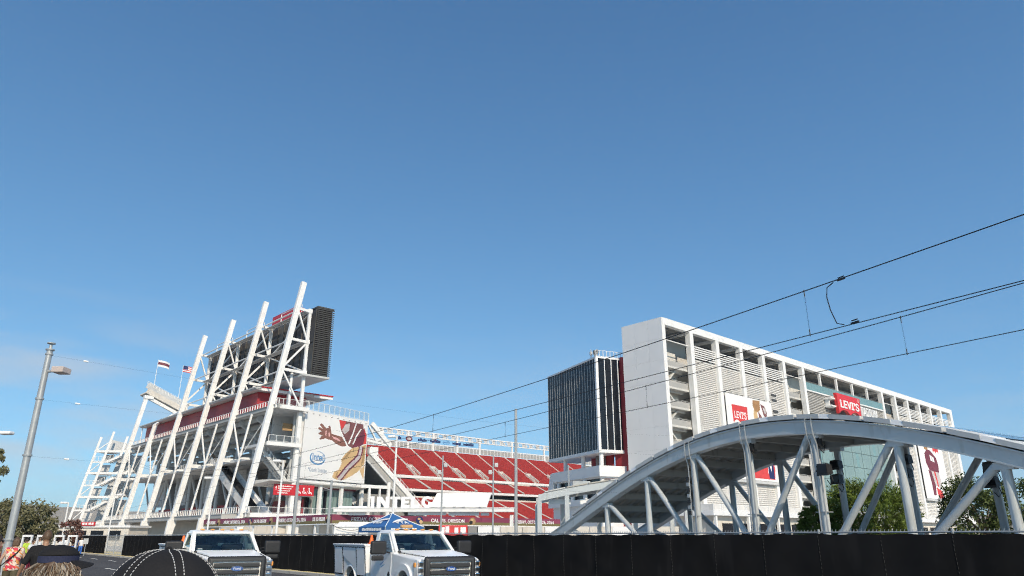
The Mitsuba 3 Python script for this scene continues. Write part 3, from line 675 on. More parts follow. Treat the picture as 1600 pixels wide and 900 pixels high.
for i in range(len(EDG) - 1):
    a, b = EDG[i], EDG[i + 1]
    if a < 280:
        seat_bank(est, a, b, 240.3, 24.2, 262, 37.2, 21, 'upper_bank')
        seat_bank(est, a - 1.5, b - 1.5, 229.5, 18.4, 238.5, 22.3, 8, 'middle_bank')
    if 150 < a < 270: seat_bank(est, a - 6, b - 6, 203, 5.6, 228, 14.8, 22, 'lower_bank')
for a in AIS:
    m = MB(STAD)
    m.hexa([(a - 0.62, 241, 24.75), (a + 0.62, 241, 24.75), (a + 0.62, 262, 37.3), (a - 0.62, 262, 37.3)], [(a - 0.62, 241, 24.85), (a + 0.62, 241, 24.85), (a + 0.62, 262, 37.4), (a - 0.62, 262, 37.4)])
    part(est, 'aisle', m, 'aisle_concrete')
    v = MB(STAD)   # the walled stair mouth at the foot of the aisle
    v.bar((a - 1.3, 240.2, 24.9), (a - 1.3, 246.0, 28.3), 0.3, 1.0); v.bar((a + 1.3, 240.2, 24.9), (a + 1.3, 246.0, 28.3), 0.3, 1.0); v.box((a - 1.45, 245.8, 27.6), (a + 1.45, 246.2, 29.0))
    vm = part(est, 'stair_mouth', v, 'pale_concrete')
    part(vm, 'stair_floor', MB(STAD).bar((a, 240.6, 24.5), (a, 245.6, 26.4), 2.2, 0.2), 'concrete')
    railing(vm, (a - 1.3, 240.3, 25.4), (a - 1.3, 245.9, 28.8), 0.8, step=1.2, mesh=False)
    m = MB(STAD); m.hexa([(a - 2.1, 229.3, 18.85), (a - 0.9, 229.3, 18.85), (a - 0.9, 238.7, 22.9), (a - 2.1, 238.7, 22.9)], [(a - 2.1, 229.3, 19.0), (a - 0.9, 229.3, 19.0), (a - 0.9, 238.7, 23.0), (a - 2.1, 238.7, 23.0)])
    part(est, 'aisle', m, 'aisle_concrete')
    m = MB(STAD); m.hexa([(a - 6.6, 203, 6.1), (a - 5.4, 203, 6.1), (a - 5.4, 228, 15.3), (a - 6.6, 228, 15.3)], [(a - 6.6, 203, 6.2), (a - 5.4, 203, 6.2), (a - 5.4, 228, 15.4), (a - 6.6, 228, 15.4)])
    part(est, 'aisle', m, 'aisle_concrete')
part(est, 'front_beam', MB(STAD).box((150, 239.5, 23.2), (304, 240.2, 24.3)), 'white_paint')
part(est, 'front_beam', MB(STAD).box((150, 228.6, 17.6), (304, 229.3, 18.5)), 'white_paint')
part(est, 'middle_slab', MB(STAD).box((150, 229.4, 17.4), (304, 246, 17.9)), 'concrete')
part(est, 'middle_back_wall', MB(STAD).box((150, 245, 18), (304, 245.3, 26.3)), 'dark_wall')
part(est, 'upper_slab', MB(STAD).hexa([(150, 240.3, 22.9), (304, 240.3, 22.9), (304, 263, 36.2), (150, 263, 36.2)], [(150, 240.3, 23.4), (304, 240.3, 23.4), (304, 263, 36.6), (150, 263, 36.6)]), 'concrete')
part(est, 'suite_wall', MB(STAD).box((150, 233, 14.3), (304, 233.3, 17.5)), 'dark_wall')
for i in range(28):
    part(est, 'suite_window', MB(STAD).box((153 + i * 5.2, 232.7, 14.9), (157.9 + i * 5.2, 232.9, 17.3)), 'dark_glass')
    part(est, 'deck_post', MB(STAD).tube([(154 + i * 5.2, 241.2, 22.4), (154 + i * 5.2, 241.2, 23.4)], 0.22, 6), 'white_paint')
part(est, 'lower_parapet', MB(STAD).box((150, 228.2, 14.3), (304, 228.5, 15.9)), 'pale_concrete')
for i in range(len(AIS) - 1):
    a = AIS[i]
    if i % 2 == 0: part(est, 'box_parapet', MB(STAD).box((a, 238.6, 22.3), (a + 11, 238.9, 23.5)), 'pale_concrete')
    railing(est, (a + 1, 239.0, 22.6), (a + 10, 239.0, 22.6), 1.0, step=1.1, mesh=False)
part(est, 'back_structure', MB(STAD).box((150, 263.2, 0), (304, 263.7, 37.3)), 'concrete')
# the rail and the truss above the top row
m = MB(STAD); m.box((152, 262.6, 40.1), (304, 262.8, 40.5)); m.box((152, 262.6, 37.2), (304, 262.9, 37.7))
part(est, 'top_rail', m, 'white_paint')
mp, mg = MB(STAD), MB(STAD)
for i in range(70):
    s = 153 + i * 2.15
    mp.box((s - 0.1, 262.55, 37.5), (s + 0.12, 262.75, 40.2)); mg.box((s + 0.2, 262.66, 37.9), (s + 2.0, 262.7, 40.0))
part(est, 'rail_post', mp, 'white_paint', stuff=True)
part(est, 'rail_screen', mg, 'sign_wall_grey', stuff=True)
part(est, 'truss_chord', MB(STAD).box((160, 262.5, 44.9), (304, 263.0, 45.35)), 'white_paint')
part(est, 'truss_chord', MB(STAD).box((160, 262.5, 42.9), (304, 263.0, 43.3)), 'white_paint')
mp, mg, mb2 = MB(STAD), MB(STAD), MB(STAD)
for i in range(58):
    s = 161 + i * 2.45
    mp.bar((s, 262.7, 43.2), (s, 262.7, 45), 0.22)
    if i % 2: mg.box((s + 0.35, 262.9, 43.35), (s + 2.1, 263.0, 44.85))
    else: mb2.bar((s, 262.75, 43.3), (s + 2.4, 262.75, 44.9), 0.16)
    if i % 3 == 0: mb2.box((s + 0.3, 263.2, 43.4), (s + 1.3, 263.5, 44.5))
part(est, 'truss_post', mp, 'white_paint', stuff=True)
part(est, 'truss_fitting', mg, 'steel_grey', stuff=True)
part(est, 'truss_brace', mb2, 'screen_metal', stuff=True)
for s in (166, 179, 192.5, 206, 219.5, 240, 262, 284): part(est, 'truss_stanchion', MB(STAD).box((s - 0.45, 262.6, 37.3), (s + 0.45, 263.2, 45)), 'white_paint')
# sponsor lettering between the rail and the truss (too small to read)
mk, mr = MB(STAD), MB(STAD)
rnd = random.Random(4)
sp = part(est, 'sponsor_sign', MB(STAD).box((165, 262.7, 40.7), (217, 262.74, 42.7)), 'sky_board' if False else 'ribbon_pale') if False else None
PLN = (S(0, 262.5, 0), E1, UP)
for s0, s1 in ((172.5, 175.2), (184.0, 188.5), (190.6, 196.0), (203.0, 207.6), (209.4, 215.5)):
    mm = MB(); x = s0
    while x < s1:
        w = 0.25 + 0.4 * rnd.random(); h = 0.7 + 0.6 * rnd.random()
        mm.poly(sbox(x, 41.2, x + w, 41.2 + h), PLN, 0, 0.1); x += w + 0.12
    mm.poly(sbox(s0, 41.12, s1, 41.3), PLN, 0, 0.08)
    part(est, 'sponsor_mark', mm, 'print_navy')
e = affinity.translate(affinity.scale(Point(0, 0).buffer(1, 24), 1.75, 1.05), 179.3, 41.7)
ov = part(est, 'oval_emblem', MB().poly(e, PLN, 0, 0.1), 'print_maroon')
part(ov, 'emblem_core', MB().poly(affinity.scale(e, 0.6, 0.5), PLN, 0.1, 0.14), 'print_silver')
e = affinity.translate(affinity.scale(Point(0, 0).buffer(1, 24), 1.9, 0.95), 199.5, 41.6)
part(est, 'ring_emblem', MB().poly(e.difference(affinity.scale(e, 0.86, 0.8)), PLN, 0, 0.1).poly(sbox(198.2, 41.4, 200.8, 41.85), PLN, 0, 0.1), 'print_blue')
part(est, 'peacock_emblem', MB().poly(Point(193.6, 42.3).buffer(0.45), PLN, 0, 0.1), 'print_maroon')

# ------------------------------------------------------------------ suite tower on the right
ST0, SS0, SS1 = 90.65, 127.8, 313.7
tw = thing('suite_tower', 'long white stadium tower with open frame bays, louvred screens and a grey north end wall', 'stadium tower')
part(tw, 'core', MB(STAD).box((SS0 + 0.6, ST0 + 6.5, 0), (SS1 - 0.4, 101.6, 45.9)), 'recess_wall')
zl = np.linspace(0, 48.0, 11)
for i in range(10):
    for j in range(3):
        t0 = ST0 + 0.02 + j * (11.35 / 3)
        part(tw, 'wall_panel', MB(STAD).box((SS0, t0 + 0.012, zl[i] + 0.014), (SS0 + 0.5, t0 + 11.35 / 3 - 0.012, zl[i + 1] - 0.014)), 'panel_white')
part(tw, 'wall_backing', MB(STAD).box((SS0 + 0.06, ST0 + 0.05, 0), (SS0 + 0.55, ST0 + 11.3, 47.95)), 'steel_grey')
part(tw, 'red_end_wall', MB(STAD).box((SS0 + 1.0, 102.05, 0), (SS0 + 1.6, 106.5, 41.2)), 'stand_red')
part(tw, 'back_wall', MB(STAD).box((SS0 + 1.7, 101.7, 0), (SS1, 102.0, 47)), 'recess_wall')
CS = [128.35 + 10.8 * k for k in range(18)]
CS = [c for k, c in enumerate(CS) if not 6 < k < 11]
part(tw, 'top_beam', MB(STAD).box((SS0 + 0.51, ST0, 46.45), (SS1, ST0 + 1.2, 48.05)), 'white_paint')
part(tw, 'roof_back_beam', MB(STAD).box((SS0 + 0.6, 100.4, 46.5), (SS1, 101.6, 48.0)), 'white_paint')
for c in CS: part(tw, 'frame_column', MB(STAD).box((c - 0.68 + (0.2 if c < 129 else 0), ST0 + 0.02, 0), (c + 0.68, ST0 + 1.3, 46.44)), 'white_paint')
part(tw, 'frame_column', MB(STAD).box((SS1 - 1.3, ST0 + 0.02, 0), (SS1, ST0 + 1.3, 46.44)), 'white_paint')
# trellis roof: joists across, purlins along
m = MB(STAD)
for i in range(72):
    s = SS0 + 1.5 + i * 2.6
    m.box((s, ST0 + 1.25, 46.9), (s + 0.35, 100.4, 47.5))
part(tw, 'roof_joist', m, 'roof_steel', stuff=True)
m = MB(STAD)
for j in range(26):
    t = ST0 + 1.4 + j * 0.36; m.box((SS0 + 0.7, t, 47.55), (SS1 - 0.2, t + 0.2, 47.75))
part(tw, 'roof_slat', m, 'roof_steel', stuff=True)
for k, c in enumerate(CS[:-1]): part(tw, 'roof_girder', MB(STAD).box((c - 0.25, ST0 + 1.3, 46.2), (c + 0.25, 100.4, 46.88)), 'white_paint')
floors = [3.2, 7.6, 11.6, 15.6, 20.0, 24.7, 28.8, 33.1, 37.8]


def open_bay(a, b):
    bay = part(tw, 'open_bay', MB(STAD).box((a, ST0 + 4.4, 0), (b, ST0 + 4.58, 42)), 'recess_wall')
    for z in floors:
        part(bay, 'floor', MB(STAD).box((a, ST0 + 1.45, z - 0.45), (b, ST0 + 4.4, z)), 'recess_wall')
        part(bay, 'parapet', MB(STAD).box((a, ST0 + 1.5, z + 0.002), (b, ST0 + 1.62, z + 1.2)), 'sign_wall_grey')
        part(bay, 'soffit_beam', MB(STAD).box((a, ST0 + 2.8, z - 0.9), (b, ST0 + 3.2, z - 0.46)), 'recess_wall')
        railing(bay, (a, ST0 + 1.56, z + 1.2), (b, ST0 + 1.56, z + 1.2), 0.35, step=1.6, mesh=False, matl='screen_metal')
    for i, z in enumerate(floors[:-1]):
        x0, x1 = (a + 1.6, b - 2.5) if i % 2 else (b - 2.5, a + 1.6)
        part(bay, 'stair_flight', MB(STAD).bar((x0, ST0 + 3.3, z), (x1, ST0 + 3.3, floors[i + 1]), 1.6, 0.35), 'recess_wall')
    part(bay, 'roof_tie', MB(STAD).tube([(a, ST0 + 0.8, 43.3), (b, ST0 + 0.8, 43.3)], 0.12, 6), 'white_paint')
    part(bay, 'end_wall', MB(STAD).box((a - 0.05, ST0 + 1.3, 0), (a + 0.15, ST0 + 4.4, 43)), 'recess_wall')


def screen_bay(a, b, top=40.6, louvres=True):
    m = MB(STAD)
    n = int(top / 0.46)
    for i in range(n):
        z = i * 0.46
        m.hexa([(a, ST0 + 0.55, z), (b, ST0 + 0.55, z), (b, ST0 + 0.9, z), (a, ST0 + 0.9, z)], [(a, ST0 + 0.72, z + 0.36), (b, ST0 + 0.72, z + 0.36), (b, ST0 + 0.9, z + 0.36), (a, ST0 + 0.9, z + 0.36)])
    bay = part(tw, 'screen_backing', MB(STAD).box((a, ST0 + 0.92, 0), (b, ST0 + 1.1, top)), 'screen_metal')
    part(bay, 'screen_rib', m, 'screen_metal', stuff=True)
    if louvres:
        for q in range(6):
            z = top + 0.15 + q * 0.52
            part(bay, 'louvre_slat', MB(STAD).hexa([(a, ST0 + 0.4, z), (b, ST0 + 0.4, z), (b, ST0 + 0.75, z + 0.05), (a, ST0 + 0.75, z + 0.05)], [(a, ST0 + 0.4, z + 0.24), (b, ST0 + 0.4, z + 0.24), (b, ST0 + 0.75, z + 0.29), (a, ST0 + 0.75, z + 0.29)]), 'white_paint')
        part(bay, 'inner_screen', MB(STAD).box((a, ST0 + 2.2, top), (b, ST0 + 2.4, top + 2.9)), 'louvre_dark')
    return bay


for k in range(len(CS) - 1):
    a, b = CS[k] + 0.68, CS[k + 1] - 0.68
    if k in (0, 5, 7): open_bay(a, b)
    elif k == 6: pass
    else:
        bay = screen_bay(a, b)
        if k == 4:
            for z in (36.5, 35.2, 32.2, 31.0):
                part(bay, 'vent', MB(STAD).box((a + 2.2, ST0 + 0.45, z - 0.3), (a + 4.6, ST0 + 0.6, z + 0.3)), 'louvre_dark')
open_bay(CS[-1] + 0.68, SS1 - 1.3) if SS1 - CS[-1] > 4 else None
# wide central bay: terrace posts, glass balustrade, sign wall, big glazing
a, b = CS[6] + 0.68, CS[7] - 0.68
for s in (203.9, 214.6, 225.4, 236.2): part(tw, 'terrace_post', MB(STAD).box((s - 0.3, ST0 + 0.3, 40.4), (s + 0.3, ST0 + 0.9, 46.44)), 'white_paint')
for i in range(30):
    w = (b - a) / 30
    part(tw, 'balustrade_pane', MB(STAD).box((a + i * w + 0.03, ST0 + 0.2, 40.5), (a + (i + 1) * w - 0.03, ST0 + 0.26, 42.6)), 'teal_glass')
part(tw, 'balustrade_rail', MB(STAD).box((a, ST0 + 0.1, 40.15), (b, ST0 + 0.9, 40.48)), 'white_paint')
part(tw, 'terrace_floor', MB(STAD).box((a, ST0 + 0.9, 39.6), (b, ST0 + 10, 40.2)), 'recess_wall')
m = MB(STAD)
for i in range(13):
    z = 34.2 + i * 0.46
    m.hexa([(a, ST0 + 0.5, z), (b, ST0 + 0.5, z), (b, ST0 + 0.9, z), (a, ST0 + 0.9, z)], [(a, ST0 + 0.68, z + 0.36), (b, ST0 + 0.68, z + 0.36), (b, ST0 + 0.9, z + 0.36), (a, ST0 + 0.9, z + 0.36)])
sw = part(tw, 'sign_wall', MB(STAD).box((a, ST0 + 0.91, 34.1), (b, ST0 + 1.2, 40.15)), 'sign_wall_grey')
part(sw, 'screen_rib', m, 'sign_wall_grey', stuff=True)
gw = part(tw, 'glass_wall', MB(STAD).box((a, ST0 + 1.6, 4), (b, ST0 + 1.8, 34.1)), 'dark_wall')
nx, zs_ = 24, [4.2, 8.4, 12.6, 16.8, 21.0, 25.2, 29.6, 34.0]
for i in range(nx):
    w = (b - a) / nx
    for j in range(7):
        part(gw, 'pane', MB(STAD).box((a + i * w + 0.05, ST0 + 1.2 + 0.03 * ((i * 7 + j * 3) % 3), zs_[j] + 0.06), (a + (i + 1) * w - 0.05, ST0 + 1.5, zs_[j + 1] - 0.06)), 'green_glass' if (i * 5 + j * 3) % 11 else 'teal_glass')
part(gw, 'glass_rail', MB(STAD).box((a, ST0 + 1.0, 29.3), (b, ST0 + 1.19, 29.6)), 'white_paint')
# low pavilion along the tower's foot
pav = thing('pavilion', 'low pale concourse block with a white railing at the foot of the long tower', 'building')
part(pav, 'wall', MB(STAD).box((128, 82, 0), (300, 90, 5.6)), 'pale_concrete')
part(pav, 'roof_edge', MB(STAD).box((126, 80.5, 5.6), (300, 90.2, 6.5)), 'panel_white')
part(pav, 'roof_band', MB(STAD).box((130, 83, 6.5), (290, 90.2, 7.9)), 'screen_metal')
railing(pav, (126.5, 80.8, 6.5), (280, 80.8, 6.5), 1.2, step=3.0, mesh=False)
for i in range(22):
    part(pav, 'doorway', MB(STAD).box((131 + i * 7, 81.8, 0.3), (135.5 + i * 7, 82.05, 4.2)), 'dark_glass')
for i in range(8): part(pav, 'post', MB(STAD).box((127 + i * 12, 80.7, 0), (127.5 + i * 12, 81.2, 5.59)), 'white_paint')

# sign on the tower
def batwing(w, h):
    top = [(0, h), (w, h)]
    r = [(w * 0.97, 0.0)]
    wave = []
    for i in range(41):
        x = 0.97 - i / 40 * 0.94
        y = 0.02 + 0.22 * abs(math.sin((x - 0.03) / 0.94 * 2 * math.pi)) ** 0.8 * (1 if True else 0)
        wave.append((w * x, h * y))
    return Polygon([(0, h), (w * 0.03, 0.02 * h)] + [(x, y) for x, y in wave[::-1]] + [(w, h)])


sg = thing('wall_sign', 'red swallow-tailed sign board with white letters beside the word STADIUM on the white tower', 'sign')
SPL = (S(207.2, ST0, 34.9), E1, UP)
part(sg, 'red_board', MB().poly(batwing(15.6, 6.0), SPL, 1.3, 2.2), 'bright_red')
m = MB(); m.text('LEVI\u2019S', (SPL[0] + E1 * 1.3 + UP * 2.0, E1, UP), 2.15, 2.2, 2.4, True, width=12.6)
part(sg, 'board_lettering', m, 'letter_white')
part(sg, 'corner_mark', MB().poly(Point(14.3, 5.2).buffer(0.55).difference(Point(14.3, 5.2).buffer(0.4)), SPL, 2.2, 2.3), 'print_pink')
m = MB(); m.text('STADIUM', (SPL[0] + E1 * 16.6 + UP * 1.6, E1, UP), 2.7, 0.3, 0.9, False, width=14.2)
part(sg, 'wall_lettering', m, 'letter_white')
for z in (4.1, 1.9): part(sg, 'bracket', MB(STAD).box((204.6, ST0 - 1.6, 34.9 + z), (208.5, ST0 + 0.6, 35.3 + z)), 'white_paint')
part(sg, 'bracket_post', MB(STAD).box((205.2, ST0 - 0.8, 36.6), (205.5, ST0 + 0.5, 39.4)), 'white_paint')
part(sg, 'cable_run', MB(STAD).box((224, ST0 + 0.1, 35.7), (238, ST0 + 0.5, 36.05)), 'louvre_dark')


def tower_banner(label, s0, s1, z0, z1):
    k = thing('banner', label, 'banner')
    P = (S(s0, ST0 - 0.25, z0), E1, UP)
    part(k, 'sheet', MB().poly(sbox(0, 0, s1 - s0, z1 - z0), P, -0.06, 0), 'banner_white')
    m = MB(STAD); L = s1 - s0
    for i in range(9): m.box((s0 + 0.4 + i * (L - 0.8) / 8 - 0.05, ST0 - 0.3, z1 - 0.05), (s0 + 0.4 + i * (L - 0.8) / 8 + 0.05, ST0 + 0.6, z1 + 0.35))
    part(k, 'clip', m, 'mullion', stuff=True)
    part(k, 'bottom_bar', MB(STAD).box((s0 - 0.2, ST0 - 0.5, z0 - 0.7), (s1 + 0.2, ST0 + 0.5, z0 - 0.1)), 'steel_grey')
    return k, P


def layer(k, P, name, mt, shapes, d):
    m = MB()
    for s in shapes: m.poly(s if hasattr(s, 'area') else Polygon(s), P, 0, 0.012 * d)
    part(k, name, m, mt)


k, P = tower_banner('white banner with a red logo and long-haired figure, left of the tower sign', 150.8, 172.2, 14.3, 34.0)
P2 = (P[0] + E1 * 2.4 + UP * 12.6, E1, UP)
part(k, 'logo', MB().poly(batwing(7.0, 4.6), P2, 0, 0.02), 'print_red')
m = MB(); m.text('LEVI\u2019S', (P2[0] + E1 * 0.7 + UP * 1.5, E1, UP), 1.6, 0.02, 0.05, True, width=5.5)
part(k, 'logo_lettering', m, 'letter_white')
hair = lambda pts: Polygon(pts).buffer(0.12)
layer(k, P, 'printed_hair', 'print_hair', [hair([(12.4, 19.2), (15.6, 19.4), (15.4, 17.3), (14.2, 16.6), (13.0, 16.8), (12.3, 17.8)])], 1)
layer(k, P, 'printed_face', 'print_gold', [hair([(12.6, 16.9), (13.8, 16.4), (14.0, 14.4), (13.2, 13.5), (12.5, 14.5), (12.2, 15.6)])], 0.8)
layer(k, P, 'printed_locks', 'print_jersey', [hair([(14.6, 16.6), (15.8, 15.6), (17.2, 13.2), (17.6, 11.6), (16.8, 12.0), (15.8, 13.4), (14.8, 15.2)]), hair([(16.0, 18.6), (17.6, 18.3), (18.6, 16.8), (18.2, 15.5), (17.2, 16.0), (16.6, 17.4)]), hair([(14.2, 15.2), (14.6, 13.4), (15.8, 11.4), (15.4, 11.2), (14.2, 13.2)])], 2)
layer(k, P, 'printed_locks', 'print_silver', [hair([(18.2, 13.4), (19.2, 12.8), (19.6, 10.2), (18.9, 10.0), (18.6, 11.8)]), hair([(17.0, 17.9), (17.9, 17.6), (18.2, 16.6), (17.5, 16.7)])], 3)
layer(k, P, 'printed_shirt', 'print_red', [hair([(8.2, 9.6), (10.6, 10.6), (13.6, 10.6), (15.4, 11.6), (16.4, 11.0), (18.5, 9.4), (19.5, 3.0), (19.0, 0.6), (9.5, 0.6), (9.0, 4.0), (7.4, 8.0)])], 1.2)
layer(k, P, 'printed_letters', 'banner_white', [hair([(9.6, 8.6), (11.0, 9.4), (11.2, 7.8), (10.0, 6.8)]), hair([(16.2, 2.0), (18.2, 2.2), (18.4, 5.6), (17.2, 6.6), (16.4, 5.4)])], 2.2)
layer(k, P, 'printed_mask', 'print_navy', [hair([(16.6, 0.8), (18.8, 0.8), (18.8, 4.2), (18.2, 4.4), (17.9, 1.8), (16.8, 3.9), (16.4, 3.6)])], 3.2)
k, P = tower_banner('tall white banner with a red-shirted player, near the right end of the white tower', 270.2, 293.4, 13.8, 33.6)
layer(k, P, 'printed_shirt', 'print_maroon', [hair([(5.0, 15.0), (8.0, 16.6), (11.0, 16.2), (15.5, 14.0), (16.4, 11.4), (15.8, 9.2), (9.4, 9.4), (7.0, 9.6), (5.0, 12.0)])], 1)
layer(k, P, 'printed_number', 'banner_white', [Polygon([(9.6, 14.9), (13.2, 14.0), (13.2, 12.4), (9.6, 12.9)]).difference(sbox(11.2, 12.9, 11.5, 14.2))], 2)
layer(k, P, 'printed_trousers', 'print_silver', [hair([(8.6, 9.2), (15.6, 9.0), (16.6, 5.0), (15.2, 3.6), (12.0, 4.4), (10.4, 4.6)])], 1)
layer(k, P, 'printed_stripe', 'print_red', [hair([(11.0, 9.2), (12.2, 9.2), (13.2, 4.4), (12.4, 4.2)]), hair([(11.0, 3.8), (15.8, 2.6), (15.6, 0.4), (12.6, 0.4), (11.0, 1.8)])], 2)
layer(k, P, 'printed_arm', 'print_maroon', [hair([(6.0, 9.4), (8.4, 9.2), (10.2, 4.4), (9.4, 1.4), (7.2, 1.2), (7.0, 5.0)])], 1.5)
layer(k, P, 'printed_hair', 'print_hair', [hair([(5.4, 18.6), (8.2, 19.2), (8.8, 17.0), (7.6, 16.4), (5.6, 16.6)])], 1)
part(k, 'logo', MB().poly(batwing(5.6, 3.6), (P[0] + E1 * 13.4 + UP * 15.6, E1, UP), 0, 0.02), 'print_red')

# ------------------------------------------------------------------ the dark glass block between stand and tower
gb = thing('glass_block', 'dark glass office block on round columns between the seating and the white tower', 'glass building')
GC = np.array([19.3, 161.07, 0.0])
GR = np.array([math.sin(math.radians(66.4)), math.cos(math.radians(66.4)), 0])
GL = np.array([-GR[1], GR[0], 0])
GBF = fr(GR, GL, GC)                                # x right along the narrow face, y left-back along the wide face
LZ, HZ, WL, WR = 19.7, 40.7, 24.9, 7.6
part(gb, 'core', MB(GBF).box((0.35, 0.35, LZ + 0.4), (WR, WL - 0.3, HZ - 0.2)), 'dark_wall')
part(gb, 'soffit', MB(GBF).box((-0.15, -0.15, LZ - 0.5), (WR + 0.4, WL + 0.1, LZ + 0.2)), 'panel_white')
part(gb, 'roof_cap', MB(GBF).box((-0.15, -0.15, HZ - 0.15), (WR + 0.2, WL + 0.1, HZ + 0.25)), 'panel_white')
part(gb, 'corner_mullion', MB(GBF).box((-0.3, -0.3, LZ), (0.35, 0.35, HZ)), 'panel_white')
part(gb, 'end_mullion', MB(GBF).box((WR - 0.2, -0.2, LZ), (WR + 0.2, 0.4, HZ)), 'panel_white')
zf = np.linspace(LZ + 0.2, HZ - 0.15, 8)
nL, nR = 19, 4
for i in range(nL):
    w = (WL - 0.35) / nL; y0 = 0.35 + i * w
    for j in range(7):
        part(gb, 'pane', MB(GBF).box((0.06, y0 + 0.05, zf[j] + 0.02), (0.3, y0 + w - 0.05, zf[j + 1] - 0.04)), 'block_glass')
    part(gb, 'fin', MB(GBF).box((-0.02, y0 + w - 0.05, LZ + 0.2), (0.2, y0 + w + 0.05, HZ - 0.15)), 'steel_grey')
for i in range(nR):
    w = (WR - 0.55) / nR; x0 = 0.35 + i * w
    for j in range(7):
        part(gb, 'pane', MB(GBF).box((x0 + 0.05, 0.06 + 0.02 * ((i + j) % 3), zf[j] + 0.04), (x0 + w - 0.05, 0.3, zf[j + 1] - 0.04)), 'dark_glass')
    if i < nR - 1: part(gb, 'fin', MB(GBF).box((x0 + w - 0.09, -0.15, LZ + 0.2), (x0 + w + 0.09, 0.2, HZ - 0.15)), 'panel_white')
for x, y in ((0.9, 0.9), (1.2, 9.6), (1.2, 18.5), (7, 14)):
    part(gb, 'round_column', MB(GBF).tube([(x, y, 0), (x, y, LZ - 0.45)], 0.5, 14), 'white_paint')
part(gb, 'red_recess', MB(GBF).box((WR - 2.4, 3.2, 0), (WR - 2.0, WL - 12, LZ - 0.5)), 'stand_red')
part(gb, 'dark_recess', MB(GBF).box((2.6, 6.0, 13), (WR - 2.5, 6.3, LZ - 0.5)), 'dark_wall')
bal = part(gb, 'balcony_band', MB(GBF).box((-0.5, -0.5, 14.1), (WR + 0.3, 0.0, 16.4)).box((-0.5, 0.01, 14.1), (0.0, 22.0, 16.4)).box((0.02, 0.02, 13.8), (WR + 0.3, 24.0, 14.4)), 'panel_white')
part(bal, 'balcony_end', MB(GBF).hexa([(-0.5, 22.02, 10.5), (0.3, 22.02, 10.5), (0.3, 25.6, 10.5), (-0.5, 25.6, 10.5)], [(-0.5, 22.02, 16.4), (0.3, 22.02, 16.4), (0.3, 23.4, 16.2), (-0.5, 23.4, 16.2)]), 'panel_white')
part(bal, 'lower_band', MB(GBF).box((-0.4, 2, 8.2), (0.2, 25, 9.6)).box((0.3, 2, 8.3), (6, 25, 8.9)), 'panel_white')
for y in (6.5, 12.5, 19.5): part(bal, 'window_post', MB(GBF).box((-0.3, y, 9.6), (0.2, y + 1.0, 13.8)), 'panel_white')
part(bal, 'window_band', MB(GBF).box((0.6, 1.2, 9.6), (0.9, 25, 13.8)), 'dark_glass')
part(gb, 'base', MB(GBF).box((0.5, 1, 0), (WR, 24, 8.2)), 'panel_white')
rail = railing(gb, (0.1, 0.1, HZ + 0.25), (WR, 0.1, HZ + 0.25), 1.5, GBF, 0.9, 'roof_rail', mesh=False)
for i, (x, y) in enumerate(((0.4, 1.2), (0.9, 2.0), (0.7, 0.6), (0.3, 2.7))):
    part(gb, 'rooftop_unit', MB(GBF).tube([(x, y, HZ + 0.2), (x, y, HZ + 1.5 + 0.3 * i)], 0.12, 6).box((x - 0.25, y - 0.25, HZ + 1.1), (x + 0.25, y + 0.25, HZ + 1.9)), 'steel_grey' if i % 2 else 'dark_wall')

# ------------------------------------------------------------------ gate canopy with standing letters, covered letters, ribbon boards
gate = thing('gate_canopy', 'long white gate beam carrying big white standing letters in front of the seating', 'gate')
gx = lambda x0, y0, z0, x1, y1, z1: MB().box((x0, y0, z0), (x1, y1, z1))
part(gate, 'beam', gx(-24.9, 104.6, 4.98, 0.3, 106.6, 5.52), 'white_paint')
part(gate, 'beam_lip', gx(-25.0, 104.5, 5.40, 0.4, 106.7, 5.56), 'white_paint')
for x in (-24.6, -0.3): part(gate, 'post', gx(x, 105.3, 0, x + 0.5, 105.9, 4.6), 'white_paint')
for x0, x1, z0, z1 in ((-14.6, -9.2, 4.55, 4.95), (-8.9, -4.6, 4.5, 4.95), (-4.4, -3.2, 4.5, 4.9), (-22.9, -20.6, 4.55, 4.95)): part(gate, 'hanging_panel', gx(x0, 105.4, z0, x1, 105.5, z1), 'letter_white')
GP = (np.array([0, 104.9, 5.56]), np.array([1.0, 0, 0]), UP)
def heavy(ch):
    q = dict(I=[sbox(0.25, 0, 0.75, 1), sbox(0, 0.8, 0.5, 1)], T=[sbox(0.3, 0, 0.7, 1), sbox(0, 0.76, 1, 1)], E=[sbox(0, 0, 0.42, 1), sbox(0, 0, 1, 0.24), sbox(0, 0.76, 1, 1), sbox(0, 0.39, 0.88, 0.62)],
             L=[sbox(0, 0, 0.45, 1), sbox(0, 0, 1, 0.25)], N=[sbox(0, 0, 0.3, 1), sbox(0.7, 0, 1, 1), Polygon([(0, 1), (0.36, 1), (1, 0), (0.64, 0)])])
    if ch == 'G':
        o = affinity.scale(Point(0.5, 0.5).buffer(0.5, 24), 1, 1.04)
        return unary_union([o.difference(affinity.scale(o, 0.46, 0.5)).difference(sbox(0.55, 0.44, 1.1, 0.72)), sbox(0.55, 0.2, 1, 0.48)])
    return unary_union(q[ch])


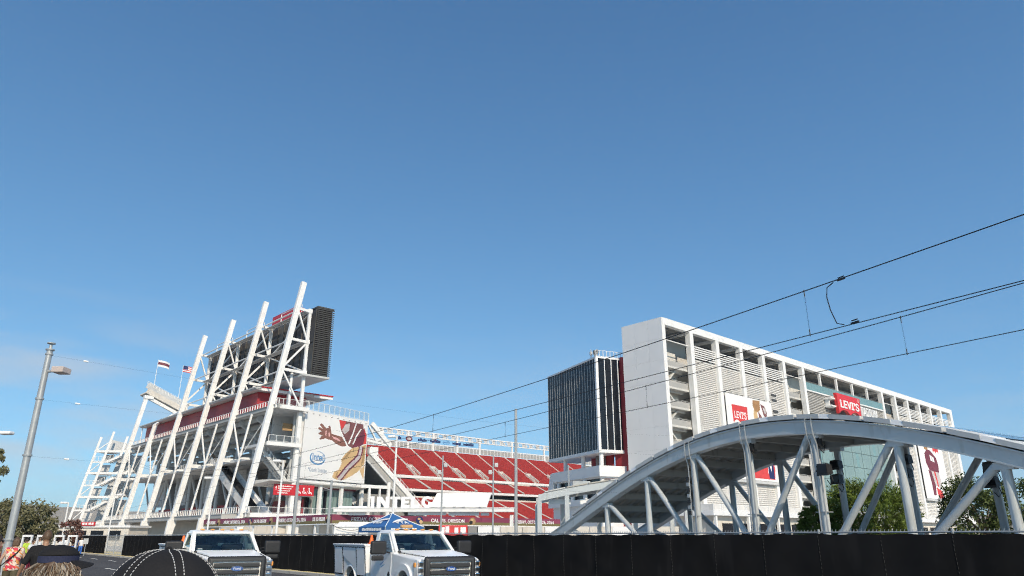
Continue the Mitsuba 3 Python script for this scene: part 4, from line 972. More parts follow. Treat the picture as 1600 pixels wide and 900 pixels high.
for ch, x0, x1, h in (('I', -20.0, -19.1, 1.5), ('N', -18.95, -17.2, 1.45), ('T', -17.1, -15.7, 1.45), ('E', -15.55, -14.35, 1.45), ('L', -14.2, -13.0, 1.45), ('G', -12.7, -11.0, 1.5)):
    m = MB().poly(affinity.scale(heavy(ch), x1 - x0, h, origin=(0, 0)), (GP[0] + np.array([x0, 0, 0.002]), GP[1], UP), -0.15, 0.15)
    part(gate, 'letter', m, 'letter_white', label=f'big white standing letter {ch}')
part(gate, 'letter_kicker', gx(-24.2, 104.8, 5.57, -20.3, 105.1, 5.75), 'letter_white')
V = [(-11.5, 104.4, 5.6), (-3.6, 104.4, 5.6), (-3.6, 106.4, 5.6), (-11.5, 106.4, 5.6), (-10.55, 104.8, 7.5), (-2.9, 104.8, 7.48), (-2.9, 106, 7.48), (-10.55, 106, 7.5)]
tm_ = trimesh.Trimesh(np.array(V, float), BF, process=False)
for _ in range(4): tm_ = tm_.subdivide()
vv = np.array(tm_.vertices); q = np.stack([vv[:, 0] * 1.1, vv[:, 1], vv[:, 2] * 0.6], 1)
vv[:, 1] += 0.22 * (meshkit.fbm(q, 3) - 0.5); vv[:, 2] += 0.05 * (meshkit.fbm(q + 5, 3) - 0.5)
tp = single('covered_letters', (vv, tm_.faces), 'banner_white', 'white sheet draped over the last gate letters, right of the letter G', 'cover', smooth=40)
for i, x in enumerate((-9.6, -8.2, -6.9, -4.6)): part(tp, 'foot', gx(x, 104.3, 5.57, x + 0.35, 104.39, 5.68), 'steel_grey')


def ribbon(label, O, R, L, items, z0=3.45, h=1.2):
    """a long event board; items: (kind, position, width, text)"""
    k = thing('ribbon_board', label, 'event board')
    P = (O + UP * z0, R, UP)
    part(k, 'board', MB().poly(sbox(0, 0, L, h), P, -0.2, 0), 'ribbon_maroon')
    e = [(0, 0), (L, 0)] + [(L - i * 0.5, h * (0.36 + 0.12 * (meshkit.fbm(np.array([i * 0.21, 0.3, 1.0]), 3) - 0.5))) for i in range(int(L / 0.5) + 1)]
    part(k, 'printed_field', MB().poly(Polygon(e).buffer(0), P, 0, 0.012), 'ribbon_field')
    part(k, 'sill', MB().poly(sbox(0, -0.16, L, -0.02), P, -0.3, 0.05), 'white_paint')
    for kind, x, w, tx in items:
        if kind == 'text':
            m = MB(); m.text(tx, (P[0] + R * x + UP * 0.36, R, UP), 0.5, 0.012, 0.04, True, width=w)
            part(k, 'lettering', m, 'letter_white')
        else:
            c = affinity.translate(affinity.scale(Point(0, 0).buffer(1, 16), 0.66, 0.55), x, 0.6)
            hel = part(k, 'printed_helmet', MB().poly(c, P, 0.012, 0.03), 'print_navy' if kind == 'dark' else 'print_dark_gold')
            part(hel, 'helmet_face', MB().poly(affinity.translate(affinity.scale(c, 0.5, 0.5), 0.25 if kind == 'dark' else -0.3, -0.22), P, 0.03, 0.05), 'print_gold' if kind == 'dark' else 'rubber')
            part(hel, 'helmet_mark', MB().poly(affinity.translate(affinity.scale(c, 0.42, 0.3), -0.1, 0.2), P, 0.03, 0.05), 'print_gold')
    for x in np.arange(0.5, L, 7.0): part(k, 'post', MB().poly(sbox(x, -z0, x + 0.3, -0.16), P, -0.25, -0.05), 'white_paint')
    return k


RO = S(52.0, 94.0)
ribbon('maroon event board right of the tent, lettered with two teams and a date', RO, E1, 45.5, [
    ('text', 3.0, 9.2, 'FRIDAY, OCTOBER 24, 2014'), ('dark', 14.8, 0, ''), ('text', 16.9, 6.6, 'CAL VS. OREGON'), ('gold', 25.2, 0, ''), ('text', 34.5, 9.4, 'FRIDAY, OCTOBER 24, 2014')], 3.45, 1.2)
ribbon('maroon event board running left of the tent below the stand\'s walkway', RO + E2 * 47.6, -E2, 47.4, [
    ('text', 1.6, 4.0, 'CAL VS. OREGON'), ('gold', 7.2, 0, ''), ('text', 9.5, 9.0, 'FRIDAY, OCTOBER 24, 2014'), ('dark', 20.6, 0, ''), ('text', 22, 4.6, 'CAL VS. OREGON'), ('gold', 28.4, 0, ''), ('text', 31, 9.0, 'FRIDAY, OCTOBER 24, 2014'), ('text', 42, 3.6, 'CAL VS. OREGON'), ('gold', 46.6, 0, '')], 3.45, 1.2)
# low things behind the fence under the boards
k = thing('ticket_kiosk', 'orange-red kiosk panel with white notices under the event board', 'kiosk')
part(k, 'panel', gx(-9.7, 100, 0, -5.9, 100.4, 3.15), 'print_red')
for x0, x1, z0 in ((-9.5, -8.9, 2.6), (-8.8, -8.3, 2.7), (-7.6, -7.1, 2.55), (-6.8, -6.1, 2.6)): part(k, 'notice', gx(x0, 99.9, z0 - 0.5, x1, 99.99, z0 + 0.3), 'letter_white')
part(k, 'side_opening', gx(-5.8, 100.1, 0, -4.6, 100.3, 3.0), 'dark_wall')
wl = thing('site_wall', 'low pale panel wall under the event board behind the fence', 'wall')
for i in range(9): part(wl, 'panel', gx(-4.4 + i * 2.9, 98, 0, -1.58 + i * 2.9, 98.3, 2.95), 'pale_concrete' if i % 3 else 'panel_white')
ft = thing('site_tent', 'plain white tent side behind the blue tent, hung with a sagging cord', 'tent')
part(ft, 'side_sheet', gx(-14.0, 60, 0.2, -11.4, 60.1, 2.45), 'banner_white')
part(ft, 'top_sheet', MB().hexa([(-14.1, 59.9, 2.46), (-11.3, 59.9, 2.46), (-11.3, 63, 2.46), (-14.1, 63, 2.46)], [(-13.8, 60.4, 2.85), (-11.6, 60.4, 2.85), (-11.6, 62.6, 2.85), (-13.8, 62.6, 2.85)]), 'banner_white')
part(ft, 'frame_post', MB().tube([(-14.2, 59.8, 0), (-14.2, 59.8, 2.7)], 0.03, 6), 'galvanised')
part(ft, 'frame_post', MB().tube([(-11.2, 59.8, 0), (-11.2, 59.8, 2.7)], 0.03, 6), 'galvanised')
part(ft, 'cord', MB().tube([(-14.2 + 0.3 * i, 59.75, 2.6 - 0.4 * (1 - ((i - 5) / 5) ** 2)) for i in range(11)], 0.02, 5), 'wire')

# ------------------------------------------------------------------ arched footbridge
def bridge_frame(P=4.5):
    return fr((0.5075, -0.8616, 0), (0.8616, 0.5075, 0), (1.523 * P, 11.98 * P, 0))


BP = 4.5
BRF = bridge_frame()
def arch(n):
    d = n - 3.2
    return 7.8 - 0.3475 * d * d + 0.00404 * d ** 4


br = thing('footbridge', 'grey painted arched truss footbridge with a panelled roof behind the black fence', 'bridge')
BW = 8.0
for off, side in ((0, -1), (BW, 1)):
    m = MB(BRF); n0, n1, st = -2.4, 8.8, 0.2
    k = int(round((n1 - n0) / st))
    for i in range(k):
        a, b = n0 + i * st, n0 + (i + 1) * st
        za, zb = arch(a), arch(b)
        for (y0, y1, d0, d1) in ((-0.2, 0.2, -0.66, -0.06), (-0.3, 0.3, -0.06, 0.0), (-0.3, 0.3, -0.73, -0.66)):
            m.hexa([(a * BP, off + y0, za + d0), (b * BP, off + y0, zb + d0), (b * BP, off + y1, zb + d0), (a * BP, off + y1, za + d0)],
                   [(a * BP, off + y0, za + d1), (b * BP, off + y0, zb + d1), (b * BP, off + y1, zb + d1), (a * BP, off + y1, za + d1)])
    part(br, 'arch_chord', m, 'bridge_paint')
    part(br, 'bottom_chord', MB(BRF).box((-2.2 * BP, off - 0.25, 0.35), (8.6 * BP, off + 0.25, 0.95)), 'bridge_paint')
    for n in range(0, 8):
        part(br, 'post', MB(BRF).tube([(n * BP, off, 0.9), (n * BP, off, arch(n) - 0.68)], 0.2, 20), 'bridge_paint', smooth=40)
    for n in range(-1, 3):
        part(br, 'diagonal', MB(BRF).tube([(n * BP + 0.35, off, arch(n) - 0.8 if n >= 0 else 2.1), ((n + 1) * BP - 0.1, off, 0.9)], 0.165, 18), 'bridge_paint', smooth=40)
    for n in range(4, 8):
        part(br, 'diagonal', MB(BRF).tube([(n * BP - 0.38, off, arch(n) - 0.8), ((n - 1) * BP + 0.1, off, 0.9)], 0.175, 18), 'bridge_paint', smooth=40)
    for n in range(0, 8):
        part(br, 'gusset', MB(BRF).box((n * BP - 0.4, off - 0.2, arch(n) - 0.95), (n * BP + 0.4, off + 0.2, arch(n) - 0.66)), 'bridge_paint')
part(br, 'deck', MB(BRF).box((-2.2 * BP, 0.3, 0.4), (8.6 * BP, BW - 0.3, 0.75)), 'concrete')
for i in range(20):
    n = -0.75 + i * 0.45
    part(br, 'cross_beam', MB(BRF).box((n * BP - 0.1, 0.25, arch(n) - 0.62), (n * BP + 0.1, BW - 0.25, arch(n) - 0.22)), 'roof_steel')
m = MB(BRF)
for y in np.linspace(0.5, BW - 0.5, 9):
    for i in range(36):
        a, b = -0.9 + i * 0.25, -0.9 + (i + 1) * 0.25
        m.hexa([(a * BP, y - 0.05, arch(a) - 0.22), (b * BP, y - 0.05, arch(b) - 0.22), (b * BP, y + 0.05, arch(b) - 0.22), (a * BP, y + 0.05, arch(a) - 0.22)],
               [(a * BP, y - 0.05, arch(a) - 0.06), (b * BP, y - 0.05, arch(b) - 0.06), (b * BP, y + 0.05, arch(b) - 0.06), (a * BP, y + 0.05, arch(a) - 0.06)])
part(br, 'purlin', m, 'roof_steel', stuff=True)
for i in range(21):
    a, b = -0.9 + i * 0.43, -0.9 + (i + 1) * 0.43 - 0.012
    m = MB(BRF)
    lo = lambda n, y, d: (n * BP, y, arch(n) + d)
    m.hexa([lo(a, -0.15, -0.05), lo(b, -0.15, -0.05), lo(b, BW + 0.2, -0.05), lo(a, BW + 0.2, -0.05)], [lo(a, -0.15, 0.0), lo(b, -0.15, 0.0), lo(b, BW + 0.2, 0.0), lo(a, BW + 0.2, 0.0)])
    part(br, 'roof_sheet', m, 'roof_steel')
    for j in range(4):
        y0, y1 = -0.35 + j * 2.2, -0.35 + (j + 1) * 2.2 - 0.06
        m = MB(BRF); e = 0.10 if i % 2 else 0.012
        m.hexa([lo(a + 0.02, y0, 0.08), lo(b - e, y0, 0.08), lo(b - e, y1, 0.08), lo(a + 0.02, y1, 0.08)], [lo(a + 0.02, y0, 0.32), lo(b - e, y0, 0.32), lo(b - e, y1, 0.32), lo(a + 0.02, y1, 0.32)])
        part(br, 'roof_panel', m, 'steel_grey' if j == 0 else 'dark_glass')
    if i % 2:
        m = MB(BRF); m.hexa([lo(b - 0.098, -0.36, 0.08), lo(b + 0.03, -0.36, 0.08), lo(b + 0.03, 0.9, 0.08), lo(b - 0.098, 0.9, 0.08)], [lo(b - 0.098, -0.3, 0.325), lo(b + 0.03, -0.3, 0.325), lo(b + 0.03, 0.9, 0.325), lo(b - 0.098, 0.9, 0.325)])
        part(br, 'roof_gap_cover', m, 'letter_white')
railing(br, (-2 * BP, 0.6, 0.75), (8.4 * BP, 0.6, 0.75), 0.9, BRF, 2.2, mesh=False, matl='bridge_paint')
# conduits strapped over the chord and down the posts
for n in (1.97, 3.0, 4.0):
    m = MB(BRF)
    for dx in (-0.16, 0.22):
        x = n * BP + dx; z = arch(n)
        m.tube([(x, 0.3, z + 0.1), (x, -0.4, z + 0.1), (x, -0.42, z - 0.3), (x, -0.4, z - 0.72), (x + 0.06, -0.27, z - 1.3), (x + 0.06, -0.27, 2.0)], 0.04, 6)
    part(br, 'conduit', m, 'galvanised')
    part(br, 'strap', MB(BRF).box((n * BP - 0.35, -0.24, 2.9), (n * BP + 0.35, 0.24, 2.94)), 'galvanised')
for i in range(7):
    part(br, 'junction_box', MB(BRF).box((1.97 * BP - 0.3, -0.36, 3.0 + i * 0.34), (1.97 * BP - 0.08, -0.24, 3.22 + i * 0.34)), 'galvanised' if i % 2 else 'plastic_black')


def floodlight(n, off, z, label, dx=0.42):
    k = thing('floodlight', label, 'floodlight')
    x = n * BP + dx
    part(k, 'housing', MB(BRF).hexa([(x - 0.55, off - 0.75, z - 0.1), (x + 0.1, off - 0.75, z - 0.1), (x + 0.1, off - 0.3, z), (x - 0.55, off - 0.3, z)], [(x - 0.5, off - 0.72, z + 0.5), (x + 0.05, off - 0.72, z + 0.5), (x + 0.05, off - 0.3, z + 0.45), (x - 0.5, off - 0.3, z + 0.45)]), 'plastic_black')
    part(k, 'lens', MB(BRF).box((x - 0.5, off - 0.78, z + 0.02), (x + 0.05, off - 0.752, z + 0.4)), 'dark_glass')
    part(k, 'bracket', MB(BRF).tube([(x - 0.2, off - 0.32, z + 0.2), (n * BP, off - 0.2, z + 0.2)], 0.05, 6), 'plastic_black')
    part(k, 'cable', MB(BRF).tube([(x, off - 0.35, z - 0.05), (x + 0.1, off - 0.4, z - 0.35), (x - 0.1, off - 0.35, z - 0.55), (x - 0.3, off - 0.3, z - 0.3)], 0.025, 5), 'rubber')


floodlight(3, BW, 5.75, 'upper black floodlight on the middle rear post of the grey bridge')
floodlight(3, BW, 4.9, 'lower black floodlight on the middle rear post of the grey bridge', 0.3)
floodlight(4, BW, 5.7, 'upper black floodlight on the bridge\'s rear post in front of the green glass wall')
floodlight(4, BW, 4.95, 'lower black floodlight on the bridge\'s rear post in front of the green glass wall', 0.3)
floodlight(5, BW, 4.9, 'upper black floodlight on the bridge\'s rear post left of the tall player banner')
floodlight(5, BW, 4.2, 'lower black floodlight on the bridge\'s rear post left of the tall player banner', 0.3)
floodlight(4, 0, 4.75, 'small black lamp sticking out right of the bridge\'s near middle post', 0.95)
for n in (3, 4):
    m = MB(BRF); x = n * BP + 0.28
    m.tube([(x, -0.1, arch(n) - 0.8), (x + 0.05, -0.15, arch(n) - 1.5), (x + 0.25, -0.12, arch(n) - 1.75), (x + 0.35, -0.1, arch(n) - 1.35)], 0.04, 6).box((x - 0.02, -0.2, arch(n) - 1.4), (x + 0.2, -0.05, arch(n) - 1.0))
    part(br, 'cable_loop', m, 'rubber')

# the second bridge canopy, behind the left end of the arch
cb = thing('canopy_bridge', 'lower grey canopy with a curved beam and white blinds, behind the arched bridge\'s left end', 'canopy')
CF = fr((1, 0, 0), (0, 1, 0), (0, 68, 0))
cz = lambda x: 5.2 + 1.9 * (1 - ((x - 18) / 16.2) ** 2)
for y in (0, 6.5):
    m = MB(CF)
    for i in range(28):
        a, b = 2.4 + i * 0.55, 2.4 + (i + 1) * 0.55
        m.hexa([(a, y - 0.2, cz(a) - 0.6), (b, y - 0.2, cz(b) - 0.6), (b, y + 0.2, cz(b) - 0.6), (a, y + 0.2, cz(a) - 0.6)], [(a, y - 0.2, cz(a)), (b, y - 0.2, cz(b)), (b, y + 0.2, cz(b)), (a, y + 0.2, cz(a))])
    part(cb, 'curved_beam', m, 'bridge_paint')
for x in (2.5, 5.0, 8.6, 12.2, 15.8):
    for y in (0, 6.5): part(cb, 'post', MB(CF).box((x - 0.2, y - 0.19, 0), (x + 0.2, y + 0.19, cz(x) - 0.6)), 'bridge_paint')
for i in range(7):
    x = 3.0 + i * 2.0; part(cb, 'roof_panel', MB(CF).hexa([(x, -0.3, cz(x) + 0.05), (x + 1.85, -0.3, cz(x + 1.85) + 0.05), (x + 1.85, 6.8, cz(x + 1.85) + 0.05), (x, 6.8, cz(x) + 0.05)], [(x, -0.3, cz(x) + 0.16), (x + 1.85, -0.3, cz(x + 1.85) + 0.16), (x + 1.85, 6.8, cz(x + 1.85) + 0.16), (x, 6.8, cz(x) + 0.16)]), 'roof_steel' if i % 3 else 'steel_grey')
for x0, x1 in ((3.4, 5.4), (6.3, 8.0), (9.6, 11.6)): part(cb, 'blind', MB(CF).box((x0, 0.9, 4.55), (x1, 1.0, 5.0)), 'letter_white')
part(cb, 'clutter', MB(CF).box((5.6, 0.2, cz(5.6) + 0.2), (7.2, 0.8, cz(6) + 0.5)).tube([(5.2, 0, cz(5)), (5.2, 0, cz(5) + 2.1)], 0.08, 6), 'galvanised', stuff=True)

# ------------------------------------------------------------------ black screened fence
fence = thing('site_fence', 'long chain-link fence covered with black screen cloth along the street', 'fence')
FH = 2.0 + G


def fence_panel(x0, x1, k, name='screen_panel', mt='fabric_black'):
    nx, nz = 16, 7
    V, F = [], []
    for d in (0.0, 0.012):
        for j in range(nz + 1):
            z = G + 0.06 + (FH - G - 0.12) * j / nz
            for i in range(nx + 1):
                u = i / nx; x = x0 + (x1 - x0) * u
                e = min(u, 1 - u, j / nz if j else 0, 1 - j / nz) * 4
                fold = 0.07 * (meshkit.fbm(np.array([x * 1.7, z * 0.5, 3.0]), 3) - 0.5) + 0.02 * math.sin(x * 5.1 + 1.3 * math.sin(z * 2))
                V.append((x, SGN * (-0.07 + fold * min(1, e + 0.15) + d), z - 0.03 * math.sin(u * math.pi * 3) ** 2 * (j == nz)))
    q = (nx + 1) * (nz + 1)
    for j in range(nz):
        for i in range(nx):
            a = j * (nx + 1) + i
            F += [[a, a + 1, a + nx + 2], [a, a + nx + 2, a + nx + 1], [q + a, q + a + nx + 2, q + a + 1], [q + a, q + a + nx + 1, q + a + nx + 2]]
    pn = part(k, name, MB(STREET).raw(V, F), mt, smooth=True)
    m = MB(STREET)
    for u in (0.02, 0.52):
        i0 = int(u * nx)
        for j in range(nz):
            a, b = np.array(V[j * (nx + 1) + i0]), np.array(V[(j + 1) * (nx + 1) + i0])
            for q in range(3): m.bar(a + (b - a) * q / 3 - [0, SGN * 0.006, 0], a + (b - a) * (q + 0.55) / 3 - [0, SGN * 0.006, 0], 0.012, 0.004)
    part(pn, 'seam_stitch', m, 'cloth_seam', stuff=True)


mat('cloth_seam', (0.055, 0.055, 0.055), 0.9)
mat('stitch_white', (0.5, 0.5, 0.5), 0.8)


def fence_run(x0, n, step=3.05):
    for i in range(n):
        a = x0 + i * step
        fence_panel(a + 0.002, a + step - 0.002, fence)
        part(fence, 'post', MB(STREET).tube([(a, 0, G), (a, 0, FH + 0.04)], 0.03, 7), 'galvanised')
    part(fence, 'top_rail', MB(STREET).tube([(x0, 0, FH - 0.03), (x0 + n * step, 0, FH - 0.03)], 0.022, 6), 'galvanised')
    part(fence, 'post', MB(STREET).tube([(x0 + n * step, 0, G), (x0 + n * step, 0, FH + 0.04)], 0.03, 7), 'galvanised')
    m = MB(STREET)
    for i in range(int(n * step / 0.09)):
        x = x0 + i * 0.09; m.bar((x, 0, FH - 0.03), (x + 0.025, 0, FH + 0.03), 0.012)
    part(fence, 'wire_end', m, 'galvanised', stuff=True)


fence_run(-66.5, 7, 2.9)
fence_run(-38.0, 31)
gt = thing('fence_gate', 'narrow unscreened chain-link gate standing in the gap of the black fence', 'gate')
for x in (-45.6, -41.9, -38.3):
    part(gt, 'post', MB(STREET).tube([(x, 0, G), (x, 0, FH + 0.1)], 0.045, 8), 'galvanised')
m = MB(STREET)
for i in range(30):
    m.bar((-45.6 + i * 0.24, 0.0, G + 0.1), (-45.0 + i * 0.24, 0, FH - 0.1), 0.012); m.bar((-45.0 + i * 0.24, 0.0, G + 0.1), (-45.6 + i * 0.24, 0, FH - 0.1), 0.012)
part(gt, 'chain_link', m, 'galvanised', stuff=True)
part(gt, 'rail', MB(STREET).tube([(-45.6, 0, FH - 0.06), (-38.3, 0, FH - 0.06)], 0.03, 7), 'galvanised')
part(gt, 'rail', MB(STREET).tube([(-45.6, 0, G + 0.12), (-38.3, 0, G + 0.12)], 0.03, 7), 'galvanised')

# ------------------------------------------------------------------ utility trucks
def rbox(a, b, r=0.05, seg=10):
    """a box with rounded edges as a trimesh (hull of spheres)"""
    a, b = np.minimum(a, b), np.maximum(a, b)
    r = min(r, 0.49 * float((b - a).min()))
    sp = m3.Manifold.sphere(r, seg)
    h = m3.Manifold.batch_hull([sp.translate([x, y, z]) for x in (a[0] + r, b[0] - r) for y in (a[1] + r, b[1] - r) for z in (a[2] + r, b[2] - r)])
    return tri(h)


def tri(h):
    q = h.to_mesh(); return trimesh.Trimesh(np.array(q.vert_properties[:, :3], float), np.array(q.tri_verts), process=False)


def hull(pts, r=0.03, seg=8):
    sp = m3.Manifold.sphere(r, seg)
    return m3.Manifold.batch_hull([sp.translate([float(c) for c in p]) for p in pts])


def sym(pts):
    return [p for x, y, z in pts for p in ((x, y, z), (x, -y, z))]


def ywheel(cx, cz_, y0, y1, r, n=28):
    return MBX(MB(TRF), cx, cz_, y0, y1, r, n)


def disc(mb, cx, cz_, y0, y1, r, n=28, r_in=0.0):
    V, F = [], []
    for y in (y0, y1):
        for rr in (r, r_in):
            for i in range(n):
                a = 2 * math.pi * i / n; V.append((cx + rr * math.cos(a), y, cz_ + rr * math.sin(a)))
    for i in range(n):
        j = (i + 1) % n
        F += [[i, j, 2 * n + j], [i, 2 * n + j, 2 * n + i], [n + i, 3 * n + i, 3 * n + j], [n + i, 3 * n + j, n + j]]
        F += [[i, n + i, n + j], [i, n + j, j], [2 * n + i, 2 * n + j, 3 * n + j], [2 * n + i, 3 * n + j, 3 * n + i]]
    return mb.raw(V, F)


def truck(label, O, beacon, cone_on):
    k = thing('utility_truck', label, 'truck', )
    FR = facing(147.0, np.array([O[0], O[1], G]))
    class TB(MB):
        def raw(self, v, f):
            v = np.array(v, float)
            v[:, 1] *= 1 + 0.11 * np.clip((v[:, 2] - 1.28) / 0.3, 0, 1)
            v[:, 2] = np.interp(v[:, 2], [0, 0.6, 1.2, 1.37, 2.11, 3], [0, 0.64, 1.34, 1.48, 2.06, 2.9])
            return MB.raw(self, v, f)
    mk = lambda: TB(FR)
    # bonnet and fenders, cut by the wheel arches
    body = hull(sym([(-0.34, 0.86, 0.62), (-0.34, 0.88, 1.12), (-1.75, 0.94, 0.5), (-1.75, 0.95, 1.26), (-0.5, 0.93, 0.6), (-0.45, 0.9, 1.14)]), 0.05)
    body = body + hull(sym([(-0.28, 0.62, 1.05), (-0.3, 0.6, 1.2), (-1.8, 0.78, 1.05), (-1.78, 0.74, 1.37), (-0.7, 0.66, 1.27)]), 0.04)
    flare = m3.Manifold.cylinder(2.06, 0.56, 0.56, 40).translate([0, 0, -1.03]).rotate([90, 0, 0]).translate([-1.02, 0, 0.5])
    body = body + (flare ^ m3.Manifold.cube([1.4, 2.06, 0.8]).translate([-1.7, -1.03, 0.48]))
    well = m3.Manifold.cylinder(3.0, 0.47, 0.47, 40).translate([0, 0, -1.5]).rotate([90, 0, 0]).translate([-1.02, 0, 0.45])
    well = well - m3.Manifold.cube([2, 1.2, 2]).translate([-2, -0.6, 0])
    body = body - well
    part(k, 'bonnet', mk().mesh(tri(body)), 'truck_paint', smooth=32)
    part(k, 'bonnet_seam', mk().bar((-0.36, 0.72, 1.235), (-1.72, 0.83, 1.335), 0.012, 0.02).bar((-0.36, -0.72, 1.235), (-1.72, -0.83, 1.335), 0.012, 0.02), 'plastic_black')
    part(k, 'cowl', mk().mesh(rbox((-1.9, -0.84, 1.3), (-1.68, 0.84, 1.39), 0.03)), 'plastic_black')
    # cab: lower body with doors, pillars, roof
    part(k, 'cab', mk().mesh(tri(hull(sym([(-1.76, 0.95, 0.5), (-1.76, 0.95, 1.3), (-3.3, 0.96, 0.5), (-3.3, 0.96, 1.32)]), 0.04))), 'truck_paint', smooth=32)
    part(k, 'roof', mk().mesh(tri(hull(sym([(-2.42, 0.68, 2.02), (-2.6, 0.66, 2.07), (-3.2, 0.68, 2.07), (-3.28, 0.7, 1.99), (-2.38, 0.71, 1.99)]), 0.04))), 'truck_paint', smooth=40)
    for y in (1, -1):
        part(k, 'front_pillar', mk().bar((-1.78, y * 0.86, 1.34), (-2.42, y * 0.72, 2.02), 0.1, 0.09, (0, 1, 0)), 'truck_paint')
        part(k, 'rear_pillar', mk().bar((-3.2, y * 0.93, 1.3), (-3.2, y * 0.72, 2.02), 0.2, 0.07, (0, 1, 0)), 'truck_paint')
        d = part(k, 'door', mk().hexa([(-3.02, y * 0.985, 0.56), (-1.86, y * 0.985, 0.56), (-1.86, y * 1.0, 0.56), (-3.02, y * 1.0, 0.56)], [(-3.02, y * 0.99, 1.33), (-1.86, y * 0.985, 1.33), (-1.86, y * 1.0, 1.31), (-3.02, y * 1.005, 1.31)]) if y > 0 else
                 mk().hexa([(-3.02, y * 1.0, 0.56), (-1.86, y * 1.0, 0.56), (-1.86, y * 0.985, 0.56), (-3.02, y * 0.985, 0.56)], [(-3.02, y * 1.005, 1.31), (-1.86, y * 1.0, 1.31), (-1.86, y * 0.985, 1.33), (-3.02, y * 0.99, 1.33)]), 'truck_paint')
        part(d, 'handle', mk().mesh(rbox((-2.95, y * 1.0, 1.12), (-2.75, y * 1.03, 1.17), 0.015)), 'plastic_black')
        part(d, 'window', mk().raw([(-3.08, y * 0.925, 1.35), (-1.93, y * 0.9, 1.36), (-2.46, y * 0.745, 1.97), (-3.08, y * 0.745, 1.98)], [[0, 1, 2], [0, 2, 3]]), 'clear_pane')
        part(d, 'frame', mk().tube([(-1.86, y * 0.93, 1.34), (-2.46, y * 0.75, 1.99), (-3.1, y * 0.74, 2.0), (-3.1, y * 0.94, 1.34)], 0.028, 6), 'truck_paint')
        mi_ = part(k, 'mirror', MB(FR).mesh(rbox((-2.02, y * 1.14, 1.40), (-1.88, y * 1.60, 1.76), 0.05)), 'plastic_black')
        part(mi_, 'mirror_lower', MB(FR).mesh(rbox((-2.0, y * 1.2, 1.24), (-1.9, y * 1.56, 1.38), 0.04)), 'plastic_black')
        part(mi_, 'arm', mk().tube([(-1.98, y * 0.97, 1.32), (-1.95, y * 1.2, 1.38)], 0.03, 6).tube([(-1.98, y * 0.97, 1.45), (-1.95, y * 1.2, 1.5)], 0.02, 6), 'plastic_black')
        for x0, w in ((-1.02, 0.43), (-4.75, 0.43)):
            wh = part(k, 'wheel', disc(mk(), x0, w - 0.03, y * 0.72, y * 0.98, 0.41, 30, 0.25), 'rubber')
            part(wh, 'rim', disc(mk(), x0, w - 0.03, y * 0.8, y * 0.93, 0.25, 24), 'steel_grey')
            m = mk()
            for q in range(8):
                a = q * math.pi / 4; disc(m, x0 + 0.13 * math.cos(a), w - 0.03 + 0.13 * math.sin(a), y * 0.93, y * 0.95, 0.03, 8)
            part(wh, 'hub', disc(m, x0, w - 0.03, y * 0.93, y * 0.97, 0.08, 14), 'chrome')
        hl = part(k, 'headlight', mk().mesh(tri(hull([(-0.3, y * 0.8, 0.72), (-0.42, y * 0.97, 0.74), (-0.29, y * 0.8, 1.14), (-0.43, y * 0.96, 1.12), (-0.5, y * 0.9, 0.9)], 0.03))), 'lamp_lens', smooth=30)
        for z in (0.8, 0.94, 1.07):
            part(hl, 'reflector', mk().mesh(rbox((-0.33, y * 0.78, z - 0.055), (-0.255, y * 0.93, z + 0.055), 0.025)), 'chrome')
        part(hl, 'indicator', mk().mesh(rbox((-0.46, y * 0.955, 1.0), (-0.36, y * 1.0, 1.1), 0.015)), 'amber')
        part(k, 'badge_side', mk().box((-1.72, y * 0.97, 1.1), (-1.46, y * 0.985, 1.2)), 'plastic_black')
        part(k, 'placard', mk().hexa([(-2.0, y * 1.0, 0.72), (-1.92, y * 1.0, 0.80), (-1.92, y * 1.012, 0.80), (-2.0, y * 1.012, 0.72)], [(-2.08, y * 1.0, 0.80), (-2.0, y * 1.0, 0.88), (-2.0, y * 1.012, 0.88), (-2.08, y * 1.012, 0.80)]), 'plastic_black')
        part(k, 'door_mark', mk().bar((-2.62, y * 1.006, 1.0), (-2.36, y * 1.006, 1.1), 0.006, 0.03).bar((-2.56, y * 1.006, 0.95), (-2.3, y * 1.006, 1.02), 0.006, 0.025), 'print_blue', stuff=True)
    ws = part(k, 'windscreen', mk().raw([(-1.74, -0.83, 1.36), (-1.68, 0.0, 1.36), (-1.74, 0.83, 1.36), (-2.44, 0.69, 2.0), (-2.38, 0.0, 2.0), (-2.44, -0.69, 2.0)], [[0, 1, 4], [0, 4, 5], [1, 2, 3], [1, 3, 4]]), 'clear_pane')
    part(ws, 'sticker', mk().raw([(-1.80, -0.72, 1.41), (-1.79, -0.6, 1.41), (-1.83, -0.6, 1.46), (-1.84, -0.72, 1.46)], [[0, 1, 2], [0, 2, 3]]), 'letter_white')
    part(ws, 'wiper', mk().tube([(-1.70, -0.5, 1.385), (-1.73, 0.1, 1.42)], 0.012, 5).tube([(-1.70, 0.1, 1.385), (-1.75, 0.68, 1.42)], 0.012, 5), 'rubber', stuff=True)
    part(ws, 'inside_mirror', mk().mesh(rbox((-2.36, -0.12, 1.83), (-2.33, 0.12, 1.9), 0.015)), 'plastic_black')
    part(k, 'dashboard', mk().mesh(rbox((-2.1, -0.86, 1.05), (-1.82, 0.86, 1.36), 0.06)), 'plastic_black')
    st = part(k, 'steering_wheel', mk().tube([(-2.2 - 0.05 * math.sin(a), 0.4 + 0.19 * math.cos(a), 1.38 + 0.18 * math.sin(a)) for a in np.linspace(0, 6.28, 20)], 0.018, 6), 'plastic_black')
